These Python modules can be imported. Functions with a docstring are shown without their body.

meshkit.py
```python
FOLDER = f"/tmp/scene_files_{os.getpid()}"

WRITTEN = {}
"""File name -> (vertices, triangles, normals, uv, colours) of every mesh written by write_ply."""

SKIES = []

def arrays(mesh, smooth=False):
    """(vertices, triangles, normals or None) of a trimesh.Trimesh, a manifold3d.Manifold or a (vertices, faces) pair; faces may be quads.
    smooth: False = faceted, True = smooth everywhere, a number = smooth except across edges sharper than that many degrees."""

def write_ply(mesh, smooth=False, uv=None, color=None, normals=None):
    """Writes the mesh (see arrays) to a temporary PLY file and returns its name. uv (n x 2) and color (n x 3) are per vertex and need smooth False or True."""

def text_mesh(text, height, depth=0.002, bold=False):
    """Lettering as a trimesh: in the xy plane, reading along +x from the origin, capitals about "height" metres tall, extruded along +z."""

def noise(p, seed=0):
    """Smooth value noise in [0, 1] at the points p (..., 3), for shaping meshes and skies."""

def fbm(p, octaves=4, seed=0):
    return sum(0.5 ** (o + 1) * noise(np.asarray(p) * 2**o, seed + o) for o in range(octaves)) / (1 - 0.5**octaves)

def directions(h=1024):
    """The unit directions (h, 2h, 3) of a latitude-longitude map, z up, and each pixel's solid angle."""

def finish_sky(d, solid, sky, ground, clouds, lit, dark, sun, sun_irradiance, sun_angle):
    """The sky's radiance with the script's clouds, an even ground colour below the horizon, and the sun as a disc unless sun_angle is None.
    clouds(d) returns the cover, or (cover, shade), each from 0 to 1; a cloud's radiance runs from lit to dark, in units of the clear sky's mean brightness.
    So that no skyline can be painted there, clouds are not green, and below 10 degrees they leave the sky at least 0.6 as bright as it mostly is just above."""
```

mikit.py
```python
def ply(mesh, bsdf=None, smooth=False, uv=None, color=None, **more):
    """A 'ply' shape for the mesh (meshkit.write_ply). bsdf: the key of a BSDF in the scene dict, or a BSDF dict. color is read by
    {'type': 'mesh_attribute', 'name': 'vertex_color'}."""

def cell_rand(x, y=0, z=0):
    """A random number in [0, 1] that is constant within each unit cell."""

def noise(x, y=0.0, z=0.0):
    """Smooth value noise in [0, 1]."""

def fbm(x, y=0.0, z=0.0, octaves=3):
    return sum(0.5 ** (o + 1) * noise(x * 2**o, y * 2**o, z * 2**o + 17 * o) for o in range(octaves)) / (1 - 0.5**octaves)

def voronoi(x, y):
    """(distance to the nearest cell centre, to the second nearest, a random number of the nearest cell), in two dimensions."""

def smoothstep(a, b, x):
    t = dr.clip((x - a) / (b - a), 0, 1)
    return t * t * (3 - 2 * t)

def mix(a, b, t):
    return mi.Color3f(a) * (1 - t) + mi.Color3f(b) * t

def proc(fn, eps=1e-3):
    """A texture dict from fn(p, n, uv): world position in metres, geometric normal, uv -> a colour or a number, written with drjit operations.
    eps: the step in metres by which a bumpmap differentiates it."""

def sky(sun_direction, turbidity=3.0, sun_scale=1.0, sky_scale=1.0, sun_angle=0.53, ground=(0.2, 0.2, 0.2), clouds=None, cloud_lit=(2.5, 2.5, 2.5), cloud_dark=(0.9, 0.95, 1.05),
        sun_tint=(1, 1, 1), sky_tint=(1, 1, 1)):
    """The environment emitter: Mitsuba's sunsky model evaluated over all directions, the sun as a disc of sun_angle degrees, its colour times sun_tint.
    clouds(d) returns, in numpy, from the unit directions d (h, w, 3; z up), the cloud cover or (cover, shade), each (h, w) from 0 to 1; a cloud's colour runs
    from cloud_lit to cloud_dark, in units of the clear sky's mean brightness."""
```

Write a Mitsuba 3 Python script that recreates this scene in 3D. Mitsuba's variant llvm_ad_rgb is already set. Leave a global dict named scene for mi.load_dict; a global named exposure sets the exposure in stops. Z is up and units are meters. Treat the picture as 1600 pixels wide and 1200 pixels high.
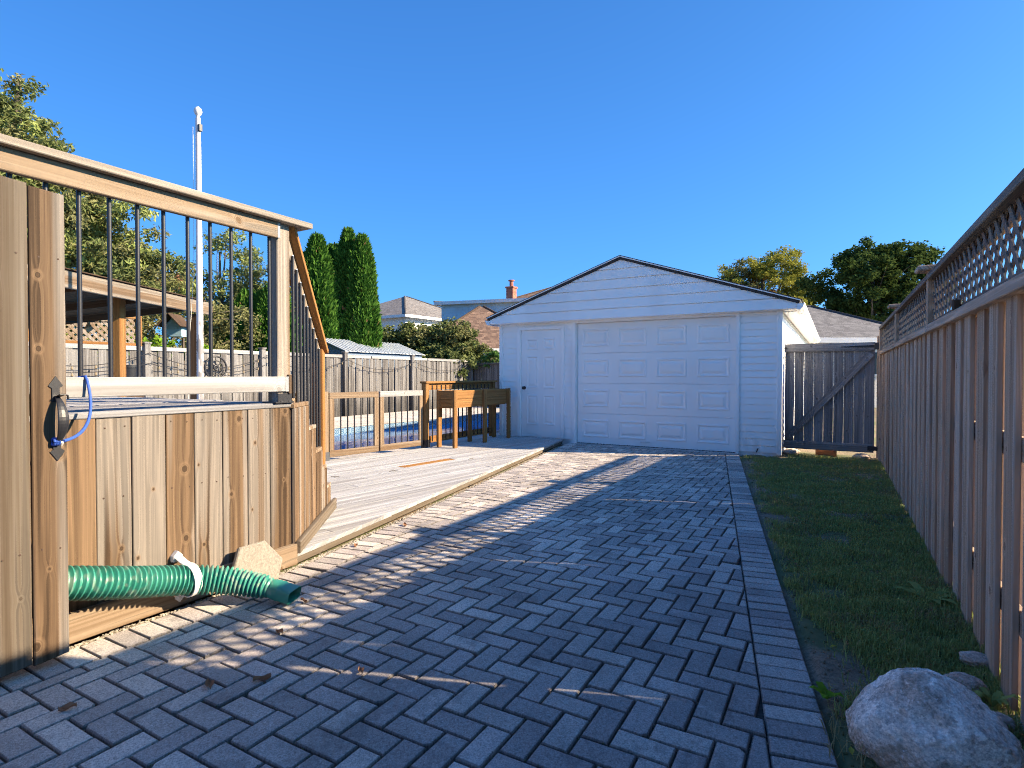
import math, random
import numpy as np, trimesh, drjit as dr, mitsuba as mi
import mikit, meshkit
from mikit import cell_rand, smoothstep, mix, proc
from shapely.geometry import Polygon, LineString, box as sbox
T = mi.ScalarTransform4f
scene, labels = {}, {}
rng = np.random.default_rng(7)
random.seed(7)

# ------------------------------------------------------------------ camera, sky, exposure
YAW, PITCH = math.radians(29.65), math.atan(13.5 / 887)
EYE = np.array([0, 0, 1.22])
FWD = np.array([-math.sin(YAW) * math.cos(PITCH), math.cos(YAW) * math.cos(PITCH), -math.sin(PITCH)])
scene['camera'] = {'type': 'perspective', 'fov': 2 * math.degrees(math.atan(800 / 887)), 'fov_axis': 'x', 'near_clip': 0.05, 'far_clip': 2000.0,
                   'to_world': T().look_at(origin=EYE.tolist(), target=(EYE + FWD).tolist(), up=[0, 0, 1])}
SUN = np.array([0.821, 0.315, 0.476])
scene['sky'] = mikit.sky(SUN.tolist(), turbidity=4.5, sky_scale=1.5, sun_scale=1.85, sky_tint=(0.20, 0.50, 0.90), sun_tint=(0.96, 0.99, 1.03))
exposure = 2.62

# ------------------------------------------------------------------ materials
def noise2(x, y):
    x, y = mi.Float(x), mi.Float(y)
    i, j = dr.floor(x), dr.floor(y)
    a, b = x - i, y - j
    a, b = a * a * (3 - 2 * a), b * b * (3 - 2 * b)
    return dr.lerp(dr.lerp(cell_rand(i, j), cell_rand(i + 1, j), a), dr.lerp(cell_rand(i, j + 1), cell_rand(i + 1, j + 1), a), b)

def pick(k, cols):
    c = mi.Color3f(cols[0])
    for n, col in enumerate(cols[1:], 1):
        c = dr.select(k > n - 0.5, mi.Color3f(col), c)
    return c

def pickf(k, vals):
    c = mi.Float(vals[0])
    for n, v in enumerate(vals[1:], 1):
        c = dr.select(k > n - 0.5, mi.Float(v), c)
    return c

# palettes:     0 honey skirt        1 silvery deck       2 back fence         3 right fence        4 new cedar          5 tan rail           6 side gate          7 dark brown         8 pergola
WLIGHT = [(0.205, 0.134, 0.080), (0.34, 0.34, 0.345), (0.20, 0.193, 0.19), (0.52, 0.365, 0.255), (0.33, 0.165, 0.055), (0.27, 0.205, 0.145), (0.25, 0.25, 0.26), (0.10, 0.058, 0.035), (0.25, 0.19, 0.135), (0.160, 0.134, 0.106), (0.20, 0.155, 0.135)]
WDARK = [(0.045, 0.027, 0.015), (0.21, 0.20, 0.195), (0.05, 0.046, 0.046), (0.19, 0.118, 0.08), (0.18, 0.078, 0.022), (0.13, 0.082, 0.047), (0.10, 0.097, 0.103), (0.035, 0.019, 0.011), (0.12, 0.08, 0.05), (0.075, 0.055, 0.037), (0.08, 0.06, 0.05)]
WGREY = [(0.255, 0.232, 0.208), (0.43, 0.435, 0.445), (0.25, 0.245, 0.245), (0.47, 0.375, 0.30), (0.28, 0.17, 0.075), (0.33, 0.30, 0.265), (0.31, 0.31, 0.325), (0.09, 0.07, 0.055), (0.29, 0.265, 0.235), (0.185, 0.174, 0.158), (0.20, 0.19, 0.165)]
WGK = [0.72, 0.7, 0.8, 0.8, 0.3, 0.7, 0.7, 0.3, 0.6, 0.9, 0.8]

def wood_terms(uv):
    pal = dr.floor(uv.x / 200)
    L, W = uv.x - pal * 200, uv.y
    i = dr.floor(W)
    w = W - i
    ph = cell_rand(i, 11)
    ci = dr.floor(L / 0.40 + ph)
    kr, ks, kp = cell_rand(ci, i, 3), cell_rand(ci, i, 4), cell_rand(ci, i, 5)
    kx, ky = (ci - ph + 0.3 + 0.4 * kr) * 0.40, 0.20 + 0.10 * ks
    dx, dy = (L - kx), (w - ky)
    d = dr.sqrt(dx * dx * 0.6 + dy * dy)
    on = dr.select(kp > 0.30, mi.Float(1), mi.Float(0))
    rk = 0.006 + 0.011 * cell_rand(ci, i, 6)
    q = on * dr.exp(-dr.square(d / (0.012 + 2.2 * rk)))
    ring = w + q * dr.select(dy > 0, mi.Float(0.011), mi.Float(-0.011)) + 0.03 * noise2(L * 1.0 + i * 7.3, w * 10 + i)
    g1 = smoothstep(0.12, 0.88, 0.55 * noise2(L * 1.1 + i * 13, ring * 95 + i * 3) + 0.45 * noise2(L * 0.6 + i * 3, ring * 34 + i * 5))
    g2 = noise2(L * 4 + i * 3, ring * 330 + i * 17)
    g3 = noise2(L * 0.9 + i * 5.1, w * 14 + i * 9)
    return pal, i, d, on, rk, g1, g2, g3

def wood_fn(p, n, uv):
    pal, i, d, on, rk, g1, g2, g3 = wood_terms(uv)
    t = dr.clip(0.85 * g1 + 0.35 * g2 + 0.45 * (cell_rand(i, 1) - 0.5) - 0.08, 0, 1)
    c = mix(pick(pal, WDARK), pick(pal, WLIGHT), t)
    edge = smoothstep(0.02, 0.06, dr.abs(uv.y - i - 0.25 + 0.04 * (cell_rand(i, 8) - 0.5)))
    gk = smoothstep(0.36, 0.66, g3 * 0.62 + 0.28 * edge + 0.65 * (cell_rand(i, 2) - 0.52) + 0.16 * (g1 - 0.5)) * pickf(pal, WGK)
    c = mix(c, pick(pal, WGREY) * (0.62 + 0.55 * g2 * g1 + 0.25 * g1), gk)
    c *= 1 - 0.55 * smoothstep(0.70, 0.90, g1) * (0.3 + 0.7 * g2)
    halo = on * smoothstep(rk * 2.3, rk * 1.1, d)
    c = mix(c, pick(pal, WLIGHT) * 1.15, halo * 0.5)
    core = on * smoothstep(rk * 1.05, rk * 0.75, d)
    c = mix(c, pick(pal, WDARK) * (0.55 + 0.8 * cell_rand(dr.floor(d * 900), i)), core * 0.9)
    wet = dr.select(dr.abs(pal - 2) < 0.5, mi.Float(1), mi.Float(0)) * smoothstep(0.75, 0.15, p.z + 0.7 * (noise2(p.x * 9 + p.y * 9, p.z * 1.2) - 0.4)) * (0.35 + 0.4 * g1)
    c *= 1 - wet
    rings = on * smoothstep(rk * 1.0, rk * 1.15, d) * smoothstep(rk * 1.5, rk * 1.2, d)
    return c * (1 - 0.3 * rings)

def wood_h(p, n, uv):
    pal, i, d, on, rk, g1, g2, g3 = wood_terms(uv)
    return 0.6 * g1 + 0.5 * g2

def P(base, rough=0.6, **k):
    b = {'type': 'rgb', 'value': list(base)} if isinstance(base, (tuple, list)) else base
    return {'type': 'twosided', 'bsdf': {'type': 'principled', 'base_color': b, 'roughness': rough, **k}}

def bumped(base, h, scale, rough=0.8, eps=1e-3, **k):
    return {'type': 'twosided', 'bsdf': {'type': 'bumpmap', 'arbitrary': proc(h, eps), 'scale': scale,
            'bsdf': {'type': 'principled', 'base_color': base, 'roughness': rough, **k}}}

scene['wood'] = P(proc(wood_fn), 0.8, specular=0.25)

def paver_fn(p, n, uv):
    i = dr.floor(uv.x)
    r, s = cell_rand(i, 1), cell_rand(i, 2)
    c = mix((0.265, 0.240, 0.228), (0.48, 0.435, 0.39), r * dr.sqrt(r))
    c = mix(c, (0.36, 0.32, 0.305), smoothstep(0.7, 1.0, s) * 0.7)
    sp = noise2(p.x * 330 + i * 3, p.y * 330)
    sp2 = noise2(p.x * 160 + i * 5, p.y * 160)
    c *= 0.52 + 0.60 * sp + 0.38 * sp2
    c = mix(c, (0.62, 0.61, 0.6), smoothstep(0.93, 0.99, noise2(p.x * 210 + 9, p.y * 210 + i)) * 0.75)
    big = noise2(p.x * 2.1 + 4, p.y * 2.1) * 0.6 + noise2(p.x * 7, p.y * 7) * 0.4
    c *= 0.72 + 0.52 * big
    c = mix(c, (0.12, 0.11, 0.105), smoothstep(0.66, 0.80, noise2(p.x * 5.5 + 30, p.y * 5.5) * .7 + .3 * noise2(p.x * 40, p.y * 40)) * 0.35)
    edge = smoothstep(0.000, 0.010, uv.y)
    return c * (0.5 + 0.5 * edge)

def paver_h(p, n, uv):
    return noise2(p.x * 300, p.y * 300) + 0.7 * noise2(p.x * 110, p.y * 110)
scene['paver_mat'] = bumped(proc(paver_fn), paver_h, 0.0011, 0.85, eps=8e-4)

def sand_fn(p, n, uv):
    a = noise2(p.x * 120, p.y * 120)
    m = smoothstep(0.62, 0.75, noise2(p.x * 9, p.y * 9) * 0.6 + noise2(p.x * 40, p.y * 40) * 0.4)
    return mix(mix((0.03, 0.028, 0.027), (0.075, 0.068, 0.06), a), (0.035, 0.05, 0.015), m * 0.6)
scene['joint_sand'] = P(proc(sand_fn), 0.95)

def soil_fn(p, n, uv):
    a = noise2(p.x * 60, p.y * 60) * 0.5 + noise2(p.x * 190, p.y * 190) * 0.5
    b = noise2(p.x * 2.3, p.y * 2.3)
    c = mix((0.085, 0.062, 0.04), (0.27, 0.205, 0.145), a)
    return mix(c, (0.07, 0.10, 0.03), smoothstep(0.35, 0.7, b) * 0.75)
scene['soil_mat'] = P(proc(soil_fn), 0.95)

def conc_fn(p, n, uv):
    a = noise2(p.x * 3 + p.z * 2, p.y * 3) * 0.6 + noise2(p.x * 90 + p.z * 50, p.y * 90 + p.z * 70) * 0.4
    return mix((0.26, 0.235, 0.215), (0.42, 0.38, 0.35), a)
scene['concrete'] = P(proc(conc_fn), 0.85)

def slab_fn(p, n, uv):
    a = noise2((p.x + p.y) * 160, p.z * 160) * 0.6 + noise2((p.x + p.y) * 400, p.z * 400) * 0.4
    return mix((0.15, 0.13, 0.105), (0.33, 0.30, 0.255), a)
scene['slab_stone'] = P(proc(slab_fn), 0.9)

def boulder_fn(p, n, uv):
    a = mikit.fbm(p.x * 9, p.y * 9, p.z * 9, 4)
    b = mikit.fbm(p.x * 130, p.y * 130, p.z * 130, 3)
    e = mikit.fbm(p.x * 45 + 5, p.y * 45, p.z * 45, 4)
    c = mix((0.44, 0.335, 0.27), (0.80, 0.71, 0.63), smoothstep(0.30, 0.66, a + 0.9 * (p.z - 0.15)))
    c = mix(c, (0.34, 0.20, 0.12), smoothstep(0.55, 0.70, mikit.fbm(p.x * 6 + 3, p.y * 6, p.z * 6, 3)) * 0.6)
    c *= 0.35 + 1.30 * b
    c = mix(c, (0.14, 0.125, 0.115), smoothstep(0.58, 0.70, e) * 0.5)
    f = mikit.fbm(p.x * 320, p.y * 320, p.z * 320, 2)
    c *= 0.6 + 0.8 * f
    return mix(c, (0.75, 0.73, 0.71), smoothstep(0.66, 0.80, b) * 0.6)

def boulder_h(p, n, uv):
    return mikit.fbm(p.x * 40, p.y * 40, p.z * 40, 3)
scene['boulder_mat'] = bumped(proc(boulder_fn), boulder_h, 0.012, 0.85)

def vinyl_fn(p, n, uv):
    a = noise2(p.x * 1.5 + p.y, p.z * 2.0)
    dirt = smoothstep(0.45, 0.0, p.z) * noise2(p.x * 14 + p.y * 14, p.z * 5) * 0.30 + 0.06 * smoothstep(0.55, 0.8, noise2(p.x * 3 + p.y * 3, p.z * 0.8))
    return mi.Color3f((0.88, 0.87, 0.86)) * (0.94 + 0.06 * a) * (1 - dirt)
scene['vinyl'] = P(proc(vinyl_fn), 0.45, specular=0.4)

def doorp_fn(p, n, uv):
    a = noise2(p.x * 2.5, p.z * 1.6)
    f = noise2(p.x * 420, p.z * 60)
    return mi.Color3f((0.85, 0.845, 0.84)) * (0.93 + 0.07 * a) * (0.97 + 0.03 * f)
scene['door_paint'] = P(proc(doorp_fn), 0.42, specular=0.45)

# house paints: 0 white, 1 light blue, 2 warm white, 3 dark trim, 4 grey metal, 5 window
PAINT = [(0.74, 0.74, 0.73), (0.38, 0.56, 0.66), (0.70, 0.66, 0.58), (0.05, 0.05, 0.055), (0.55, 0.58, 0.60), (0.035, 0.05, 0.06), (0.16, 0.22, 0.32), (0.34, 0.13, 0.09)]
def paint_fn(p, n, uv):
    k = dr.floor(uv.x / 200)
    lap = (p.z / 0.16 - dr.floor(p.z / 0.16))
    sh = 1 - 0.22 * smoothstep(0.10, 0.0, lap) * dr.select((k < 2.5) & (dr.abs(n.z) < 0.5), mi.Float(1), mi.Float(0))
    return pick(k, PAINT) * (0.88 + 0.12 * noise2(p.x * 2 + p.y * 1.3, p.z * 3)) * sh
scene['house_paint'] = P(proc(paint_fn), 0.55)

# shingle: 0 grey-brown, 1 brown, 2 grey, 3 dark
SH1 = [(0.20, 0.19, 0.185), (0.25, 0.165, 0.12), (0.20, 0.195, 0.20), (0.06, 0.055, 0.055)]
SH2 = [(0.10, 0.09, 0.088), (0.085, 0.05, 0.038), (0.085, 0.083, 0.088), (0.03, 0.028, 0.028)]
def shingle_fn(p, n, uv):
    k = dr.floor(uv.x / 200)
    u, v = uv.x - k * 200, uv.y
    row = dr.floor(v / 0.15)
    f = v / 0.15 - row
    cu = u / 0.22 + cell_rand(row, 5) * 9
    ci = dr.floor(cu)
    t = cell_rand(ci, row, 2)
    c = mix(pick(k, SH2), pick(k, SH1), t * 0.75 + 0.25 * noise2(u * 60, v * 60))
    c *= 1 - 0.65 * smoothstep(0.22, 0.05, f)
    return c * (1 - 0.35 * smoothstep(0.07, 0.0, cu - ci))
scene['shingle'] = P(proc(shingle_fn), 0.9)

def brick_fn(p, n, uv):
    return mix((0.30, 0.10, 0.07), (0.42, 0.18, 0.12), noise2(p.x * 6 + p.y * 6, p.z * 12))
scene['brick'] = P(proc(brick_fn), 0.9)
scene['black_metal'] = P((0.018, 0.019, 0.024), 0.42, specular=0.5)
scene['rust'] = P((0.06, 0.035, 0.025), 0.7)
scene['steel'] = P((0.60, 0.60, 0.60), 0.4, metallic=0.8)
scene['white_plastic'] = P((0.60, 0.59, 0.60), 0.45)
scene['grey_plastic'] = P((0.25, 0.26, 0.28), 0.5)
scene['sleeve'] = P((0.07, 0.075, 0.085), 0.5)
scene['rope_blue'] = P((0.03, 0.09, 0.42), 0.7)
scene['rope_white'] = P((0.7, 0.68, 0.62), 0.8)

def hose_fn(p, n, uv):
    c = mix((0.022, 0.17, 0.13), (0.05, 0.26, 0.20), noise2(p.y * 9, p.z * 12))
    return mix(c, (0.30, 0.33, 0.28), smoothstep(0.55, 0.85, noise2(p.y * 60 + p.x * 30, p.z * 45) * .6 + .4 * noise2(p.y * 7, p.x * 9 + p.z * 8)) * 0.5)
scene['hose_green'] = P(proc(hose_fn), 0.35, specular=0.5)

def pole_fn(p, n, uv):
    m = smoothstep(0.62, 0.70, noise2((p.x + p.y) * 40, p.z * 14)) * smoothstep(2.4, 1.6, p.z)
    return mix((0.56, 0.55, 0.57), (0.10, 0.09, 0.09), m * 0.7)
scene['pole_paint'] = P(proc(pole_fn), 0.5)

LEAF_A = [(0.035, 0.065, 0.018), (0.20, 0.22, 0.035), (0.036, 0.105, 0.016), (0.085, 0.12, 0.034), (0.12, 0.135, 0.042), (0.10, 0.20, 0.02), (0.34, 0.14, 0.02), (0.20, 0.255, 0.075), (0.26, 0.21, 0.10), (0.20, 0.10, 0.05), (0.07, 0.15, 0.045)]
LEAF_B = [(0.10, 0.145, 0.042), (0.44, 0.41, 0.09), (0.14, 0.28, 0.05), (0.25, 0.28, 0.12), (0.31, 0.30, 0.15), (0.22, 0.36, 0.04), (0.52, 0.28, 0.05), (0.44, 0.48, 0.17), (0.42, 0.34, 0.18), (0.34, 0.19, 0.12), (0.15, 0.27, 0.07)]
def leaf_fn(p, n, uv):
    k = dr.floor(uv.x / 10)
    t = uv.y * 0.8 + 0.2 * cell_rand(dr.floor(uv.x * 977))
    return mix(pick(k, LEAF_A), pick(k, LEAF_B), t)
scene['leaf'] = {'type': 'principledthin', 'base_color': proc(leaf_fn), 'roughness': 0.55, 'diff_trans': 0.55, 'spec_trans': 0.0, 'eta': 1.3}
scene['needle'] = {'type': 'principledthin', 'base_color': proc(leaf_fn), 'roughness': 0.6, 'diff_trans': 0.25, 'eta': 1.3}
scene['grass_mat'] = {'type': 'principledthin', 'base_color': proc(leaf_fn), 'roughness': 0.6, 'diff_trans': 0.5, 'eta': 1.3}

def bark_fn(p, n, uv):
    a = mikit.noise(p.x * 30, p.y * 30, p.z * 6)
    return mix((0.05, 0.04, 0.032), (0.17, 0.14, 0.11), a)
scene['bark'] = P(proc(bark_fn), 0.9)

def water_h(p, n, uv):
    return noise2(p.x * 5, p.y * 5) + 0.5 * noise2(p.x * 13, p.y * 13)
def water_c(p, n, uv):
    return mix((0.008, 0.19, 0.50), (0.02, 0.30, 0.66), noise2(p.x * 1.5, p.y * 1.5))
scene['water_mat'] = {'type': 'bumpmap', 'arbitrary': proc(water_h), 'scale': 0.003,
                      'bsdf': {'type': 'plastic', 'diffuse_reflectance': proc(water_c), 'int_ior': 1.33}}
def liner_fn(p, n, uv):
    u = uv.x / 0.16
    a, b = u - dr.floor(u) - 0.5, uv.y / 0.16 - 0.5
    r = dr.sqrt(a * a + b * b)
    o = smoothstep(0.06, 0.03, dr.abs(r - 0.30)) + smoothstep(0.12, 0.08, r)
    o = dr.minimum(1, o + smoothstep(0.06, 0.03, dr.abs(dr.abs(a) - dr.abs(b))) * dr.select(r > 0.36, mi.Float(1), mi.Float(0)))
    c = mix((0.20, 0.29, 0.36), (0.008, 0.085, 0.20), o)
    return mix((0.05, 0.22, 0.42), c, dr.select((uv.y > 0) & (uv.y < 0.16), mi.Float(1), mi.Float(0)))
scene['liner'] = P(proc(liner_fn), 0.4)
scene['terracotta'] = P((0.42, 0.15, 0.06), 0.8)
scene['bulb'] = P((0.25, 0.20, 0.13), 0.2)

# ------------------------------------------------------------------ mesh helpers
BID = [0]
def new_id():
    BID[0] = (BID[0] * 1 + 1) % 3000
    return BID[0]

def unit(v):
    v = np.asarray(v, float)
    return v / np.linalg.norm(v)

def inset(poly, d):
    n = len(poly)
    out = []
    for k in range(n):
        a, b, c = poly[k - 1], poly[k], poly[(k + 1) % n]
        e1, e2 = unit(b - a), unit(c - b)
        n1, n2 = np.array([-e1[1], e1[0]]), np.array([-e2[1], e2[0]])
        m = n1 + n2
        m = m / max(0.3, (m @ m) / 2)
        out.append(b + m * d)
    return np.array(out)

class MB:
    def __init__(s):
        s.v, s.f, s.uv, s.n = [], [], [], 0
    def add(s, v, f, uv=None):
        v, f = np.asarray(v, float), np.asarray(f, int)
        if f.shape[1] == 4:
            f = np.vstack([f[:, [0, 1, 2]], f[:, [0, 2, 3]]])
        s.v.append(v); s.f.append(f + s.n); s.uv.append(np.zeros((len(v), 2)) if uv is None else np.asarray(uv, float)); s.n += len(v)
        return s
    def face(s, pts, uvs):
        k = len(pts)
        return s.add(pts, [[0, i, i + 1] for i in range(1, k - 1)], uvs)
    def prism(s, poly, O, ex, ey, t, pal=0, ch=0.003, grain=1, bottom=True, ident=None, shift=None):
        """Convex polygon in the plane (O, ex, ey), thickened by t along ex x ey, edges chamfered by ch."""
        poly = np.asarray(poly, float)
        x, y = poly[:, 0], poly[:, 1]
        if (x * np.roll(y, -1) - y * np.roll(x, -1)).sum() < 0:
            poly = poly[::-1]
        O, ex, ey = np.asarray(O, float), unit(ex), unit(ey)
        ez = np.cross(ex, ey)
        i = new_id() if ident is None else ident
        c = poly.mean(0)
        sh = rng.uniform(0, 60) if shift is None else shift
        def pt(q, z): return O + q[0] * ex + q[1] * ey + z * ez
        def uvq(q, z):
            along, across = (q[1] - c[1], q[0] - c[0]) if grain == 1 else (q[0] - c[0], q[1] - c[1])
            return (pal * 200 + 80 + sh + along + 0.25 * z, i + 0.25 + np.clip(across + z * 0.7, -0.24, 0.74))
        pi = inset(poly, ch) if ch > 0 else poly
        rings = [(pi, 0.0), (poly, ch), (poly, t - ch), (pi, t)] if ch > 0 else [(poly, 0.0), (poly, t)]
        n = len(poly)
        s.face([pt(q, t) for q in pi], [uvq(q, t) for q in pi])
        if bottom:
            s.face([pt(q, 0) for q in pi[::-1]], [uvq(q, 0) for q in pi[::-1]])
        if not bottom and ch > 0:
            rings = rings[1:]
        for (ra, za), (rb, zb) in zip(rings, rings[1:]):
            for k in range(n):
                m = (k + 1) % n
                s.face([pt(ra[k], za), pt(ra[m], za), pt(rb[m], zb), pt(rb[k], zb)], [uvq(ra[k], za), uvq(ra[m], za), uvq(rb[m], zb), uvq(rb[k], zb)])
        return s
    def bar(s, p0, p1, w, t, wdir, pal=0, ch=0.003):
        """Board from p0 to p1 (centre line), width w along wdir, thickness t."""
        p0, p1 = np.asarray(p0, float), np.asarray(p1, float)
        d = unit(p1 - p0)
        wd = np.asarray(wdir, float); wd = unit(wd - d * (wd @ d))
        L = np.linalg.norm(p1 - p0)
        nz = np.cross(wd, d)
        return s.prism([[-w / 2, 0], [w / 2, 0], [w / 2, L], [-w / 2, L]], p0 - nz * t / 2, wd, d, t, pal, ch)
    def box(s, lo, hi, pal=0, ch=0.003, grain=2):
        lo, hi = np.asarray(lo, float), np.asarray(hi, float)
        d = hi - lo
        if grain == 2: return s.prism([[0, 0], [d[0], 0], [d[0], d[2]], [0, d[2]]], [lo[0], hi[1], lo[2]], [1, 0, 0], [0, 0, 1], d[1], pal, ch)
        if grain == 1: return s.prism([[0, 0], [d[0], 0], [d[0], d[1]], [0, d[1]]], lo, [1, 0, 0], [0, 1, 0], d[2], pal, ch)
        return s.prism([[0, 0], [d[0], 0], [d[0], d[1]], [0, d[1]]], lo, [1, 0, 0], [0, 1, 0], d[2], pal, ch, grain=0)
    def tube(s, pts, r, sides=8, cap=True):
        p = np.asarray(pts, float)
        r = np.broadcast_to(r, (len(p),))
        t = np.gradient(p, axis=0); t /= np.linalg.norm(t, axis=1, keepdims=True) + 1e-12
        a = np.zeros_like(p)
        a0 = np.cross(t[0], [0, 0, 1.0] if abs(t[0][2]) < 0.9 else [1.0, 0, 0])
        for k in range(len(p)):
            a0 = a0 - t[k] * (a0 @ t[k]); a0 = a0 / np.linalg.norm(a0); a[k] = a0
        b = np.cross(t, a)
        ang = np.arange(sides) * 2 * np.pi / sides
        v = p[:, None] + r[:, None, None] * (np.cos(ang)[None, :, None] * a[:, None] + np.sin(ang)[None, :, None] * b[:, None])
        i, j = np.meshgrid(np.arange(len(p) - 1), np.arange(sides), indexing='ij')
        f = np.stack([i * sides + j, i * sides + (j + 1) % sides, (i + 1) * sides + (j + 1) % sides, (i + 1) * sides + j], -1).reshape(-1, 4)
        L = np.concatenate([[0], np.cumsum(np.linalg.norm(np.diff(p, axis=0), axis=1))])
        uv = np.stack([np.repeat(L, sides), np.tile(ang, len(p))], 1)
        s.add(v.reshape(-1, 3), f, uv)
        if cap:
            for k, rev in ((0, True), (len(p) - 1, False)):
                ring = v[k][::-1] if rev else v[k]
                s.face(list(ring), [(0, 0)] * sides)
        return s
    def lathe(s, prof, O=(0, 0, 0), sides=24):
        prof = np.asarray(prof, float)
        ang = np.arange(sides) * 2 * np.pi / sides
        v = np.stack([prof[:, None, 0] * np.cos(ang), prof[:, None, 0] * np.sin(ang), np.repeat(prof[:, 1:2], sides, 1)], -1) + np.asarray(O)
        i, j = np.meshgrid(np.arange(len(prof) - 1), np.arange(sides), indexing='ij')
        f = np.stack([i * sides + j, i * sides + (j + 1) % sides, (i + 1) * sides + (j + 1) % sides, (i + 1) * sides + j], -1).reshape(-1, 4)
        return s.add(v.reshape(-1, 3), f)
    def mesh(s):
        return trimesh.Trimesh(np.vstack(s.v), np.vstack(s.f), process=False), np.vstack(s.uv)

def fresh(key):
    if key not in scene and key not in labels: return key
    k = 1
    while f'{key}_{k:03d}' in scene or f'{key}_{k:03d}' in labels: k += 1
    return f'{key}_{k:03d}'

def obj(name, mb, bsdf, parent=None, smooth=False):
    key = fresh(f'{parent}__{name}' if parent else name)
    m, uv = mb.mesh()
    scene[key] = mikit.ply(m, bsdf, smooth=smooth, uv=uv if smooth in (False, True) else None)
    return key

def tag(key, label=None, cat=None, group=None, kind=None):
    labels[key] = {k: v for k, v in (('label', label), ('category', cat), ('group', group), ('kind', kind)) if v}
    return key

def thing(name, label, cat, group=None):
    return tag(fresh(name), label, cat, group)

def sheet(poly, z, pal=0):
    v, f = trimesh.creation.triangulate_polygon(poly, engine='earcut')
    v = np.asarray(v)
    return MB().add(np.column_stack([v, np.full(len(v), z)]), f, np.column_stack([v[:, 0] + 100 + pal * 200, v[:, 1]]))

def coords(g):
    return np.array(g.exterior.coords)[:-1]

# ------------------------------------------------------------------ the setting: ground, driveway, lawn, patio, pool water
DA = math.radians(10.1)
DD = np.array([-math.sin(DA), math.cos(DA)])                 # direction of the drive's edges
K0 = np.array([-3.03, 2.485])                                # corner where the low deck's edge starts
DECK_Z = 0.07
def along(p, d, y): return np.array([p[0] + d[0] / d[1] * (y - p[1]), y])
GF = 9.38                                                    # garage front
R_IN = np.array([-0.169, 1.956])                             # inner line of the right border
R_OUT = R_IN + 0.20 * np.array([DD[1], -DD[0]])
PHI = math.radians(5.0)
PU, PV = np.array([math.cos(PHI), -math.sin(PHI)]), np.array([math.sin(PHI), math.cos(PHI)])
PO = np.array([-6.75, 8.0])                                  # a point on the pool's near side
pool_poly = Polygon([PO + PV * a + PU * b for a, b in ((-6.5, 0), (7.4, 0), (7.4, -3.55), (-6.5, -3.55))]).buffer(-0.5).buffer(0.5)

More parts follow.
